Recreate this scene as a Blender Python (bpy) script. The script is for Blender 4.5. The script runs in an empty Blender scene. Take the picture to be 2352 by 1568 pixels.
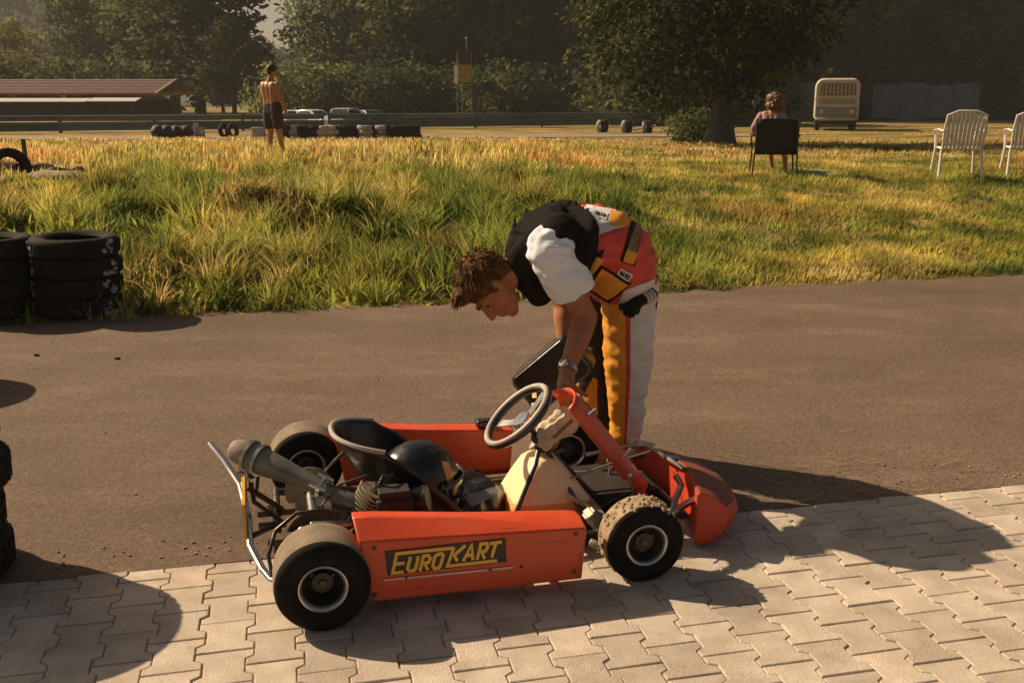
import bpy, bmesh, math, random
import numpy as np
from mathutils import Vector, Matrix, noise
from mathutils.bvhtree import BVHTree

scene = bpy.context.scene
R = math.radians
# ---------------------------------------------------------------- camera, sky, sun, exposure
F, CX, CY, EYE, PITCH = 2287.0, 1176.0, 784.0, 1.5, R(13.6)     # measured on the photograph (2352 px wide)
cam_d = bpy.data.cameras.new('camera'); cam = bpy.data.objects.new('camera', cam_d)
scene.collection.objects.link(cam)
cam.location = (0, 0, EYE); cam.rotation_euler = (R(90) - PITCH, 0, 0)
cam_d.sensor_width = 36.0; cam_d.lens = 36.0 * F / 2352.0
cam_d.clip_start = 0.05; cam_d.clip_end = 3000
scene.camera = cam

SUN_EL, SHADOW_AZ = 36.5, -26.0          # shadows run to the right and towards the camera
world = bpy.data.worlds.new('World'); scene.world = world; world.use_nodes = True
wn = world.node_tree.nodes; wl = world.node_tree.links; wn.clear()
w_out = wn.new('ShaderNodeOutputWorld'); w_bg = wn.new('ShaderNodeBackground'); w_sky = wn.new('ShaderNodeTexSky')
w_sky.sky_type = 'NISHITA'; w_sky.sun_disc = False
w_sky.sun_elevation = R(SUN_EL)
w_sky.sun_rotation = R(90 - (SHADOW_AZ + 180))
w_sky.altitude = 0; w_sky.air_density = 0.85; w_sky.dust_density = 2.5; w_sky.ozone_density = 0.4
w_tint = wn.new('ShaderNodeMix'); w_tint.data_type = 'RGBA'; w_tint.blend_type = 'MULTIPLY'
w_tint.inputs[0].default_value = 1.0; w_tint.inputs[7].default_value = (1.0, 0.84, 0.66, 1)
w_bg.inputs['Strength'].default_value = 0.05
wl.new(w_sky.outputs[0], w_tint.inputs[6]); wl.new(w_tint.outputs[2], w_bg.inputs[0]); wl.new(w_bg.outputs[0], w_out.inputs[0])

sun_d = bpy.data.lights.new('sun', 'SUN'); sun = bpy.data.objects.new('sun', sun_d)
scene.collection.objects.link(sun)
sun_d.energy = 5.0; sun_d.angle = R(0.55); sun_d.color = (1.0, 0.77, 0.52)
_ld = Vector((math.cos(R(SHADOW_AZ)) * math.cos(R(SUN_EL)), math.sin(R(SHADOW_AZ)) * math.cos(R(SUN_EL)), -math.sin(R(SUN_EL))))
sun.rotation_euler = _ld.to_track_quat('-Z', 'Y').to_euler()

scene.view_settings.view_transform = 'Standard'; scene.view_settings.look = 'None'
scene.view_settings.gamma = 1.0; scene.view_settings.exposure = 0.42
scene.view_settings.use_curve_mapping = False
scene.cycles.use_denoising = True
scene.cycles.max_bounces = 6; scene.cycles.diffuse_bounces = 3; scene.cycles.glossy_bounces = 3
scene.cycles.transmission_bounces = 4; scene.cycles.transparent_max_bounces = 8

HAZE = 0.0006
# ---------------------------------------------------------------- helpers
def ray(u, v):
    a = (u - CX) / F; b = (CY - v) / F; c, s = math.cos(PITCH), math.sin(PITCH)
    return Vector((a, c + b * s, -s + b * c))
def at(u, v, y):                       # measured point of the photograph at a known distance y
    r = ray(u, v); return Vector((0, 0, EYE)) + r * (y / r.y)
def on(u, v, z=0.0):                   # ... or at a known height
    r = ray(u, v); return Vector((0, 0, EYE)) + r * ((z - EYE) / r.z)

def link(o, parent=None):
    scene.collection.objects.link(o)
    if parent is not None: o.parent = parent
    return o
def tag(o, label=None, cat=None, group=None, kind=None):
    if label: o['label'] = label
    if cat: o['category'] = cat
    if group: o['group'] = group
    if kind: o['kind'] = kind
    return o
def thing(name, label, cat, loc=(0, 0, 0), rz=0.0, group=None):
    o = bpy.data.objects.new(name, None); o.empty_display_size = 0.1
    o.location = loc; o.rotation_euler = (0, 0, rz); link(o)
    return tag(o, label, cat, group)
def dup(root, loc=None, rz=None, label=None, scale=None):
    def rec(o, par):
        c = o.copy(); scene.collection.objects.link(c)
        if par is not None: c.parent = par
        for ch in KIDS.get(o.name, ()): rec(ch, c)
        return c
    r = rec(root, None)
    if loc is not None: r.location = loc
    if rz is not None: r.rotation_euler = (0, 0, rz)
    if scale is not None: r.scale = scale
    if label: r['label'] = label
    return r
KIDS = {}
def kid(o, parent):
    if parent is not None: KIDS.setdefault(parent.name, []).append(o)

def finish(me, smooth=True, angle=40):
    if smooth:
        me.shade_smooth(); me.set_sharp_from_angle(angle=R(angle))
    return me

class MB:
    """collects shapes, then links them as ONE mesh object"""
    def __init__(s): s.v = []; s.f = []; s.m = []
    def add(s, vs, fs, M=None, mi=0):
        b = len(s.v)
        for p in vs:
            p = Vector(p); s.v.append(M @ p if M is not None else p)
        for f in fs: s.f.append([b + i for i in f]); s.m.append(mi)
        return s
    def box(s, size, c=(0, 0, 0), M=None, mi=0, taper=1.0):
        x, y, z = (q / 2 for q in size); t = taper
        vs = [(-x, -y, -z), (x, -y, -z), (x, y, -z), (-x, y, -z), (-x*t, -y*t, z), (x*t, -y*t, z), (x*t, y*t, z), (-x*t, y*t, z)]
        vs = [Vector(p) + Vector(c) for p in vs]
        return s.add(vs, [(3, 2, 1, 0), (4, 5, 6, 7), (0, 1, 5, 4), (1, 2, 6, 5), (2, 3, 7, 6), (3, 0, 4, 7)], M, mi)
    def loft(s, rings, cap=True, closed=True, M=None, mi=0):
        n = len(rings[0]); vs = [p for r in rings for p in r]; fs = []
        for k in range(len(rings) - 1):
            for i in range(n if closed else n - 1):
                j = (i + 1) % n
                fs.append((k*n + i, k*n + j, (k+1)*n + j, (k+1)*n + i))
        if cap: fs.append(tuple(reversed(range(n)))); fs.append(tuple((len(rings)-1)*n + i for i in range(n)))
        return s.add(vs, fs, M, mi)
    def tube(s, pts, r, n=8, M=None, mi=0, cap=True, flat=1.0):
        pts = [Vector(p) for p in pts]; rs = r if isinstance(r, (list, tuple)) else [r] * len(pts)
        rings = []; up = None
        for i, p in enumerate(pts):
            t = (pts[min(i+1, len(pts)-1)] - pts[max(i-1, 0)]).normalized()
            if up is None: up = Vector((0, 0, 1)) if abs(t.z) < .9 else Vector((1, 0, 0))
            a = t.cross(up)
            if a.length < 1e-5: a = t.orthogonal()
            a.normalize(); b = a.cross(t).normalized(); up = b
            rings.append([p + (a * math.cos(2*math.pi*k/n) + b * math.sin(2*math.pi*k/n) * flat) * rs[i] for k in range(n)])
        return s.loft(rings, cap, True, M, mi)
    def lathe(s, prof, n=24, M=None, mi=0, axis='Z', cap=False, closed_prof=False):
        rings = []
        for r, h in prof:
            ring = []
            for k in range(n):
                a = 2*math.pi*k/n
                if axis == 'Z': ring.append((r*math.cos(a), r*math.sin(a), h))
                elif axis == 'Y': ring.append((r*math.cos(a), h, r*math.sin(a)))
                else: ring.append((h, r*math.cos(a), r*math.sin(a)))
            rings.append(ring)
        if closed_prof: rings.append(rings[0])
        return s.loft(rings, cap, True, M, mi)
    def ell(s, c, rad, n=14, m=9, M=None, mi=0, rot=None):
        if not isinstance(rad, (tuple, list)): rad = (rad,)*3
        vs = []; fs = []
        for i in range(m + 1):
            t = math.pi*i/m
            for k in range(n):
                a = 2*math.pi*k/n
                p = Vector((rad[0]*math.sin(t)*math.cos(a), rad[1]*math.sin(t)*math.sin(a), rad[2]*math.cos(t)))
                if rot is not None: p = rot @ p
                vs.append(p + Vector(c))
        for i in range(m):
            for k in range(n):
                j = (k+1) % n; fs.append((i*n+k, (i+1)*n+k, (i+1)*n+j, i*n+j))
        return s.add(vs, fs, M, mi)
    def cap_seg(s, a, b, r0, r1, n=14, mi=0):          # a rounded limb segment
        a, b = Vector(a), Vector(b); d = b - a; L = max(d.length, 1e-4); t = d / L
        pts = []; rs = []
        for k in (-80, -55, -30): pts.append(a + t * r0 * math.sin(R(k))); rs.append(r0*math.cos(R(k)))
        pts += [a, a.lerp(b, .5), b]; rs += [r0, (r0+r1)/2, r1]
        for k in (30, 55, 80): pts.append(b + t * r1 * math.sin(R(k))); rs.append(r1*math.cos(R(k)))
        return s.tube(pts, rs, n, mi=mi)
    def prism(s, poly, z0, z1, M=None, mi=0):
        return s.loft([[(x, y, z0) for x, y in poly], [(x, y, z1) for x, y in poly]], True, True, M, mi)
    def mesh(s, name, mats, smooth=True, angle=40, merge=True):
        me = bpy.data.meshes.new(name); me.from_pydata(s.v, [], s.f)
        for m in (mats if isinstance(mats, (list, tuple)) else [mats]): me.materials.append(m)
        me.polygons.foreach_set('material_index', s.m)
        bm = bmesh.new(); bm.from_mesh(me)
        if merge: bmesh.ops.remove_doubles(bm, verts=bm.verts, dist=1e-5)
        bmesh.ops.recalc_face_normals(bm, faces=bm.faces); bm.to_mesh(me); bm.free()
        return finish(me, smooth, angle)
    def build(s, name, mats, parent=None, smooth=True, angle=40, bevel=0.0, sub=0, solid=0.0, loc=None):
        o = bpy.data.objects.new(name, s.mesh(name, mats, smooth, angle)); link(o, parent); kid(o, parent)
        if solid:
            m = o.modifiers.new('solid', 'SOLIDIFY'); m.thickness = solid; m.offset = 0
        if sub:
            m = o.modifiers.new('sub', 'SUBSURF'); m.levels = sub; m.render_levels = sub
        if bevel:
            m = o.modifiers.new('bevel', 'BEVEL'); m.width = bevel; m.segments = 2; m.limit_method = 'ANGLE'; m.angle_limit = R(35)
            m.harden_normals = False
        if loc is not None: o.location = loc
        return o

def np_mesh(name, V, F_, mats, attrs=None, smooth=False, mat_idx=None):
    me = bpy.data.meshes.new(name); V = np.asarray(V, np.float32); F_ = np.asarray(F_, np.int32)
    n, k = F_.shape
    me.vertices.add(len(V)); me.vertices.foreach_set('co', V.ravel())
    me.loops.add(n*k); me.loops.foreach_set('vertex_index', F_.ravel())
    me.polygons.add(n); me.polygons.foreach_set('loop_start', np.arange(0, n*k, k, dtype=np.int32))
    me.polygons.foreach_set('loop_total', np.full(n, k, np.int32))
    for m in (mats if isinstance(mats, (list, tuple)) else [mats]): me.materials.append(m)
    if mat_idx is not None: me.polygons.foreach_set('material_index', np.asarray(mat_idx, np.int32))
    for an, (ty, arr) in (attrs or {}).items():
        a = me.attributes.new(an, ty, 'POINT'); key = {'FLOAT': 'value', 'FLOAT_COLOR': 'color', 'FLOAT_VECTOR': 'vector'}[ty]
        a.data.foreach_set(key, np.asarray(arr, np.float32).ravel())
    me.update(calc_edges=True); me.validate()
    if smooth: me.shade_smooth()
    return me

def blob(name, mb, mat, parent=None, voxel=0.007, smooth=6, factor=0.5, wrinkle=0.0, wscale=14.0, seed=0, post=None):
    """fuses overlapping shapes into ONE continuous skin"""
    me = bpy.data.meshes.new(name); me.from_pydata(mb.v, [], mb.f)
    bm = bmesh.new(); bm.from_mesh(me); bmesh.ops.recalc_face_normals(bm, faces=bm.faces); bm.to_mesh(me); bm.free()
    o = bpy.data.objects.new(name, me); scene.collection.objects.link(o)
    m = o.modifiers.new('r', 'REMESH'); m.mode = 'VOXEL'; m.voxel_size = voxel; m.use_smooth_shade = True
    if smooth:
        m = o.modifiers.new('s', 'SMOOTH'); m.iterations = smooth; m.factor = factor
    if voxel > .0095 and voxel < .0115:
        m = o.modifiers.new('u', 'SUBSURF'); m.levels = 1; m.render_levels = 1
    dg = bpy.context.evaluated_depsgraph_get(); ev = o.evaluated_get(dg)
    new = bpy.data.meshes.new_from_object(ev); new.name = name
    o.modifiers.clear(); o.data = new; bpy.data.meshes.remove(me)
    new.materials.clear(); new.materials.append(mat); new.shade_smooth()
    if wrinkle:
        nv = len(new.vertices); CO = np.empty(nv*3, np.float32); new.vertices.foreach_get('co', CO)
        NO = np.empty(nv*3, np.float32); new.vertices.foreach_get('normal', NO); CO = CO.reshape(-1, 3); NO = NO.reshape(-1, 3)
        D = np.empty(nv, np.float32)
        for i in range(nv):
            p = CO[i]; q = Vector((p[0]*wscale + seed, p[1]*wscale, p[2]*wscale*1.6))
            D[i] = .6*(noise.noise(q) + .5*noise.noise(q*2.1)) + .5*(1 - abs(noise.noise(q*.8 + Vector((7, 3, 1))))*2)
        CO = CO + NO*(D*wrinkle)[:, None]; new.vertices.foreach_set('co', CO.ravel())
        new.update()
    if parent is not None: o.parent = parent
    kid(o, parent)
    return o

# ---------------------------------------------------------------- materials
MATS = {}
def mat(name, col, rough=.6, metal=0.0, var=.15, scale=6.0, bump=0.0, bscale=60.0, spec=.5, coat=0.0, rand=0.0, col2=None, detail=6.0, sub=0.0):
    if name in MATS: return MATS[name]
    m = bpy.data.materials.new(name); m.use_nodes = True; nt = m.node_tree; N = nt.nodes; L = nt.links
    b = N['Principled BSDF']; b.inputs['Roughness'].default_value = rough; b.inputs['Metallic'].default_value = metal
    b.inputs['Specular IOR Level'].default_value = spec; b.inputs['Coat Weight'].default_value = coat; b.inputs['Coat Roughness'].default_value = .12
    tc = N.new('ShaderNodeTexCoord'); no = N.new('ShaderNodeTexNoise'); no.inputs['Scale'].default_value = scale; no.inputs['Detail'].default_value = detail
    L.new(tc.outputs['Object'], no.inputs['Vector'])
    mx = N.new('ShaderNodeMix'); mx.data_type = 'RGBA'
    c2 = col2 if col2 else tuple(min(1, c*(1+var)) for c in col); c1 = col if col2 else tuple(c*(1-var) for c in col)
    mx.inputs[6].default_value = (*c1, 1); mx.inputs[7].default_value = (*c2, 1)
    rp = N.new('ShaderNodeMapRange'); rp.inputs['From Min'].default_value = .33; rp.inputs['From Max'].default_value = .67
    L.new(no.outputs['Fac'], rp.inputs['Value']); L.new(rp.outputs['Result'], mx.inputs[0]); out = mx.outputs[2]
    if rand:
        oi = N.new('ShaderNodeObjectInfo'); mr = N.new('ShaderNodeMapRange'); mr.inputs['To Min'].default_value = 1-rand; mr.inputs['To Max'].default_value = 1+rand
        L.new(oi.outputs['Random'], mr.inputs['Value'])
        m2 = N.new('ShaderNodeVectorMath'); m2.operation = 'SCALE'; L.new(out, m2.inputs[0]); L.new(mr.outputs['Result'], m2.inputs['Scale']); out = m2.outputs[0]
    L.new(out, b.inputs['Base Color'])
    if sub: b.inputs['Subsurface Weight'].default_value = sub; b.inputs['Subsurface Radius'].default_value = (.02, .01, .006)
    n2 = N.new('ShaderNodeTexNoise'); n2.inputs['Scale'].default_value = bscale; n2.inputs['Detail'].default_value = 5; L.new(tc.outputs['Object'], n2.inputs['Vector'])
    r2 = N.new('ShaderNodeMapRange'); r2.inputs['To Min'].default_value = max(.02, rough-.12); r2.inputs['To Max'].default_value = min(1, rough+.12)
    L.new(no.outputs['Fac'], r2.inputs['Value']); L.new(r2.outputs['Result'], b.inputs['Roughness'])
    if bump:
        bp = N.new('ShaderNodeBump'); bp.inputs['Strength'].default_value = bump; bp.inputs['Distance'].default_value = .01
        L.new(n2.outputs['Fac'], bp.inputs['Height']); L.new(bp.outputs[0], b.inputs['Normal'])
    MATS[name] = m; return m

def leafy(name, attr='tone', stops=((0, (.02, .04, .012)), (1, (.09, .12, .03))), trans=.35, rand=.25):
    m = bpy.data.materials.new(name); m.use_nodes = True; nt = m.node_tree; N = nt.nodes; L = nt.links; N.clear()
    out = N.new('ShaderNodeOutputMaterial'); at_ = N.new('ShaderNodeAttribute'); at_.attribute_name = attr
    cr = N.new('ShaderNodeValToRGB'); e = cr.color_ramp.elements
    while len(e) < len(stops): e.new(.5)
    for k, (p, c) in enumerate(stops): e[k].position = p; e[k].color = (*c, 1)
    L.new(at_.outputs['Fac'], cr.inputs[0]); col = cr.outputs[0]
    if rand:
        oi = N.new('ShaderNodeObjectInfo'); mr = N.new('ShaderNodeMapRange'); mr.inputs['To Min'].default_value = 1-rand; mr.inputs['To Max'].default_value = 1+rand
        L.new(oi.outputs['Random'], mr.inputs['Value']); vm = N.new('ShaderNodeVectorMath'); vm.operation = 'SCALE'
        L.new(col, vm.inputs[0]); L.new(mr.outputs['Result'], vm.inputs['Scale']); col = vm.outputs[0]
    d = N.new('ShaderNodeBsdfPrincipled'); d.inputs['Roughness'].default_value = .85; d.inputs['Specular IOR Level'].default_value = .08; t = N.new('ShaderNodeBsdfTranslucent'); mx = N.new('ShaderNodeMixShader'); mx.inputs[0].default_value = trans
    L.new(col, d.inputs['Base Color']); L.new(col, t.inputs['Color']); L.new(d.outputs[0], mx.inputs[1]); L.new(t.outputs[0], mx.inputs[2]); L.new(mx.outputs[0], out.inputs[0])
    MATS[name] = m; return m

rng = np.random.default_rng(11)
random.seed(5)
class Waves:                                   # smooth vectorised 2-D noise, about -1..1
    def __init__(s, seed, wl, n=14):
        g = np.random.default_rng(seed); a = g.uniform(0, 2*np.pi, n); k = 2*np.pi/(wl*g.uniform(.6, 1.7, n))
        s.kx, s.ky, s.ph = np.cos(a)*k, np.sin(a)*k, g.uniform(0, 2*np.pi, n); s.n = n
    def __call__(s, x, y):
        x = np.asarray(x, float)[..., None]; y = np.asarray(y, float)[..., None]
        return np.sin(x*s.kx + y*s.ky + s.ph).sum(-1) / math.sqrt(s.n/2) * .6
W_big, W_mid, W_small, W_col, W_col2 = Waves(1, 5.0), Waves(2, 1.5), Waves(3, .55), Waves(4, 2.2), Waves(5, .8)

def sstep(a, b, x):
    t = np.clip((np.asarray(x, float) - a) / (b - a), 0, 1); return t*t*(3 - 2*t)
def edge_y(x): return 7.6 + .255*np.asarray(x, float)        # far edge of the asphalt
def pave_y(x): return 3.289 + .2313*np.asarray(x, float)     # edge between asphalt and pavers
def height(x, y):
    x = np.asarray(x, float); y = np.asarray(y, float); s = y - edge_y(x)
    left = 1 - sstep(-1.0, 2.5, x)
    w = 3.2*left + 6.5*(1 - left)
    h = .47*sstep(0, 1, s/w) * (1 - sstep(14, 27, s)*.9)
    amp = (sstep(.1, 1.2, s)*(1 - sstep(9, 16, s)))
    h = h + amp*(left*.11*W_mid(x, y) + .02*W_mid(x*1.3 + 5, y) + left*.045*W_small(x, y))
    return np.where(s < 0.0, -.07, h - .07*(1 - sstep(0, .25, s)))
def hz(x, y): return float(height(x, y))
# ---------------------------------------------------------------- the ground
def ground_mat(name, cols, attr=None):
    m = bpy.data.materials.new(name); m.use_nodes = True; nt = m.node_tree; N = nt.nodes; L = nt.links
    b = N['Principled BSDF']; b.inputs['Roughness'].default_value = .95; b.inputs['Specular IOR Level'].default_value = .1
    tc = N.new('ShaderNodeTexCoord'); a = N.new('ShaderNodeTexNoise'); a.inputs['Scale'].default_value = .45; a.inputs['Detail'].default_value = 8; a.inputs['Roughness'].default_value = .65
    mp = N.new('ShaderNodeMapping'); mp.inputs['Scale'].default_value = (.55, 1.0, 1); L.new(tc.outputs['Object'], mp.inputs[0]); L.new(mp.outputs[0], a.inputs['Vector'])
    cr = N.new('ShaderNodeValToRGB'); e = cr.color_ramp.elements
    while len(e) < len(cols): e.new(.5)
    for k, (p, c) in enumerate(cols): e[k].position = p; e[k].color = (*c, 1)
    L.new(a.outputs['Fac'], cr.inputs[0])
    n2 = N.new('ShaderNodeTexNoise'); n2.inputs['Scale'].default_value = 22; n2.inputs['Detail'].default_value = 6; L.new(tc.outputs['Object'], n2.inputs['Vector'])
    mr = N.new('ShaderNodeMapRange'); mr.inputs['To Min'].default_value = .65; mr.inputs['To Max'].default_value = 1.35; L.new(n2.outputs['Fac'], mr.inputs['Value'])
    vm = N.new('ShaderNodeVectorMath'); vm.operation = 'SCALE'; L.new(cr.outputs[0], vm.inputs[0]); L.new(mr.outputs[0], vm.inputs['Scale']); L.new(vm.outputs[0], b.inputs['Base Color'])
    bp = N.new('ShaderNodeBump'); bp.inputs['Strength'].default_value = .6; bp.inputs['Distance'].default_value = .04; L.new(n2.outputs['Fac'], bp.inputs['Height']); L.new(bp.outputs[0], b.inputs['Normal'])
    MATS[name] = m; return m
M_field = ground_mat('dry_meadow', [(.30, (.045, .045, .018)), (.43, (.13, .105, .035)), (.55, (.34, .24, .08)), (.72, (.42, .29, .11))])
xs = np.unique(np.concatenate([np.linspace(-900, -60, 15), np.linspace(-60, -17, 30), np.arange(-17, 17.01, .25), np.linspace(17, 60, 30), np.linspace(60, 900, 15)]))
ys = np.unique(np.concatenate([np.linspace(-20, 1, 5), np.linspace(1, 6, 6), np.arange(6, 22, .2), np.arange(22, 60, 1.0), np.linspace(60, 1500, 20)]))
GX, GY = np.meshgrid(xs, ys); GZ = height(GX, GY)
# beyond the meadow the land stays flat; the road and pavers lie in the low strip in front
V = np.stack([GX, GY, GZ], -1).reshape(-1, 3); nx = len(xs); ii = np.arange(len(ys)-1)[:, None]*nx + np.arange(nx-1)[None]
Fq = np.stack([ii, ii+1, ii+nx+1, ii+nx], -1).reshape(-1, 4)
g = link(bpy.data.objects.new('ground', np_mesh('ground', V, Fq, M_field, smooth=True))); tag(g, kind='structure', label='dry grassy ground rising beyond the asphalt')

# ---------------------------------------------------------------- asphalt
def asphalt_mat():
    m = bpy.data.materials.new('asphalt'); m.use_nodes = True; nt = m.node_tree; N = nt.nodes; L = nt.links
    b = N['Principled BSDF']; b.inputs['Roughness'].default_value = .88; b.inputs['Specular IOR Level'].default_value = .25
    tc = N.new('ShaderNodeTexCoord')
    def nz(scale, det, rough=.6, sc=(1, 1, 1), rot=0.0):
        mp = N.new('ShaderNodeMapping'); mp.inputs['Scale'].default_value = sc; mp.inputs['Rotation'].default_value = (0, 0, rot); L.new(tc.outputs['Object'], mp.inputs[0])
        t = N.new('ShaderNodeTexNoise'); t.inputs['Scale'].default_value = scale; t.inputs['Detail'].default_value = det; t.inputs['Roughness'].default_value = rough; L.new(mp.outputs[0], t.inputs['Vector']); return t.outputs['Fac']
    def rmp(x, a, bb, lo, hi):
        r = N.new('ShaderNodeMapRange'); r.inputs['From Min'].default_value = a; r.inputs['From Max'].default_value = bb; r.inputs['To Min'].default_value = lo; r.inputs['To Max'].default_value = hi; L.new(x, r.inputs['Value']); return r.outputs[0]
    def mix(f, a, bb):
        x = N.new('ShaderNodeMix'); x.data_type = 'RGBA'; L.new(f, x.inputs[0])
        for k, c in ((6, a), (7, bb)):
            if isinstance(c, tuple): x.inputs[k].default_value = (*c, 1)
            else: L.new(c, x.inputs[k])
        return x.outputs[2]
    base = mix(rmp(nz(.9, 8, .7), .3, .7, 0, 1), (.132, .094, .067), (.195, .140, .100))
    dust = rmp(nz(1.6, 9, .72, (.6, 1.3, 1), R(-13)), .50, .74, 0, .65)          # pale dust drawn along the road
    base = mix(dust, base, (.29, .215, .14))
    worn = rmp(nz(.35, 5, .6, (.5, 1.2, 1), R(-13)), .46, .70, 0, .65)
    base = mix(worn, base, (.092, .064, .045))
    grit = rmp(nz(210, 3, .75), .30, .72, .35, 1.75)
    vm = N.new('ShaderNodeVectorMath'); vm.operation = 'SCALE'; L.new(base, vm.inputs[0]); L.new(grit, vm.inputs['Scale'])
    grit2 = rmp(nz(38, 9, .78), .3, .7, .66, 1.36); v2 = N.new('ShaderNodeVectorMath'); v2.operation = 'SCALE'; L.new(vm.outputs[0], v2.inputs[0]); L.new(grit2, v2.inputs['Scale'])
    L.new(v2.outputs[0], b.inputs['Base Color'])
    ad = N.new('ShaderNodeMath'); ad.operation = 'ADD'; L.new(nz(150, 4, .7), ad.inputs[0]); L.new(nz(30, 3), ad.inputs[1])
    bp = N.new('ShaderNodeBump'); bp.inputs['Strength'].default_value = .8; bp.inputs['Distance'].default_value = .008; L.new(ad.outputs[0], bp.inputs['Height']); L.new(bp.outputs[0], b.inputs['Normal'])
    return m
M_asph = asphalt_mat()
X = np.unique(np.concatenate([np.linspace(-40, -5, 20), np.arange(-5, 8, .06), np.linspace(8, 40, 20)]))
rows = np.linspace(0, 1, 14); vs = []
for t in rows:
    y0 = pave_y(X) - .01; y1 = edge_y(X) + .05*W_small(X*2, X*0) + .03*W_mid(X*4, X*0+3)
    yy = y0 + (y1 - y0)*t
    vs.append(np.stack([X, yy, np.where(t > .95, -.004, .002) + 0*X], -1))
V = np.array(vs).reshape(-1, 3); n = len(X); ii = np.arange(len(rows)-1)[:, None]*n + np.arange(n-1)[None]
rd = link(bpy.data.objects.new('road', np_mesh('road', V, np.stack([ii, ii+1, ii+n+1, ii+n], -1).reshape(-1, 4), M_asph, smooth=True))); tag(rd, kind='structure', label='dusty brown asphalt lane')

# ---------------------------------------------------------------- interlocking concrete pavers
M_paver = mat('paver_concrete', (.47, .395, .312), rough=.9, col2=(.60, .52, .425), scale=9, bump=.35, bscale=220, spec=.2, rand=.13, detail=9)
pnt = M_paver.node_tree; pb = pnt.nodes['Principled BSDF']; geo = pnt.nodes.new('ShaderNodeNewGeometry')
for nd in list(pnt.nodes):
    if nd.type == 'TEX_NOISE':
        pnt.links.new(geo.outputs['Position'], nd.inputs['Vector'])
src = pb.inputs['Base Color'].links[0].from_socket
def pnoise(sc, det, lo, hi, a, b):
    t = pnt.nodes.new('ShaderNodeTexNoise'); t.inputs['Scale'].default_value = sc; t.inputs['Detail'].default_value = det; t.inputs['Roughness'].default_value = .68; pnt.links.new(geo.outputs['Position'], t.inputs['Vector'])
    r_ = pnt.nodes.new('ShaderNodeMapRange'); r_.inputs['From Min'].default_value = lo; r_.inputs['From Max'].default_value = hi; r_.inputs['To Min'].default_value = a; r_.inputs['To Max'].default_value = b; pnt.links.new(t.outputs['Fac'], r_.inputs['Value']); return r_.outputs[0]
for f_ in (pnoise(2.6, 9, .36, .66, .80, 1.10), pnoise(170, 4, .3, .62, .80, 1.10), pnoise(27, 8, .60, .72, 1.0, .72)):
    vm_ = pnt.nodes.new('ShaderNodeVectorMath'); vm_.operation = 'SCALE'; pnt.links.new(src, vm_.inputs[0]); pnt.links.new(f_, vm_.inputs['Scale']); src = vm_.outputs[0]
pnt.links.new(src, pb.inputs['Base Color'])
M_bed = mat('joint_sand', (.35, .27, .19), rough=1, var=.4, scale=30, bump=.4, spec=.1)
PW, PL, PA = .137, .165, math.atan(.2313)
pu = Vector((math.cos(PA), math.sin(PA), 0)); pv = Vector((math.sin(PA), -math.cos(PA), 0))   # along the edge / away from it
P0 = Vector((0, 3.289, 0))
bed = MB()
q = [P0 + pu*a + pv*b for a, b in ((-9, 0), (9, 0), (9, 6), (-9, 6))]
bed.add([(p.x, p.y, -.0045) for p in q], [(0, 1, 2, 3)])
pav = bed.build('pavement', M_bed, smooth=False); tag(pav, kind='structure', label='pale interlocking concrete block pavement')
def side(y, hw):                                     # half width of the stone at distance y from its middle
    a = abs(y)/PL
    return hw + .0115 * max(-1, min(1, (a - .25)/.045))
def stone_poly(lo, hi):
    g = .0016; ys_ = sorted({lo+g, hi-g, *[s*PL*k for s in (-1, 1) for k in (.205, .295) if lo+g < s*PL*k < hi-g]})
    hw = PW/2 - .0014
    return [(side(y, hw), y) for y in ys_] + [(-side(y, hw), y) for y in reversed(ys_)]
def stone_mesh(lo, hi, nm):
    poly = stone_poly(lo, hi); mb = MB(); cx = 0; cy = (lo+hi)/2
    def ins(d):
        n_ = len(poly); o = []
        for i in range(n_):
            p0, p1, p2 = (Vector((*poly[j % n_], 0)) for j in (i-1, i, i+1))
            e1 = (p1-p0).normalized(); e2 = (p2-p1).normalized()
            nrm = (Vector((-e1.y, e1.x, 0)) + Vector((-e2.y, e2.x, 0)))
            nrm = nrm / max(.4, nrm.length_squared/2)
            o.append(p1 + nrm*d)
        return o
    top = ins(.0034); mid = ins(.0011)
    mb.loft([[(x, y, -.03) for x, y in poly], [(x, y, -.0055) for x, y in poly], [(p.x, p.y, -.0017) for p in mid], [(p.x, p.y, 0) for p in top]], cap=True)
    return mb.mesh(nm, M_paver, smooth=False)
ME_full = stone_mesh(-PL/2, PL/2, 'paver'); ME_half = stone_mesh(0, PL/2, 'paver_half'); 
cand = []
for i in range(-30, 36):
    off = (i % 2)*PL/2; rr = random.Random(i)
    if i % 2: cand.append((i, PL/4 - PL/4, ME_half, 0.0))
    for j in range(0, 16):
        b = PL/2 + j*PL + off
        cand.append((i, b, ME_full, b))
rest = MB(); pcs = []
def inview(p):
    d = p.y*math.cos(PITCH) - (p.z-EYE)*math.sin(PITCH); up = p.y*math.sin(PITCH) + (p.z-EYE)*math.cos(PITCH)
    return (CX + F*p.x/d, CY - F*up/d, d) if d > .1 else (-9e9, 0, .1)
for i, b, me, _ in cand:
    bb = b if me is ME_full else 0.0
    c = P0 + pu*(i*PW) + pv*bb
    u, v, d = inview(c); vis = -140 < u < 2500 and v < 1720
    pcs.append((0 if vis else 1, d, c, me, i))
pcs.sort(key=lambda t: (t[0], t[1]))
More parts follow.
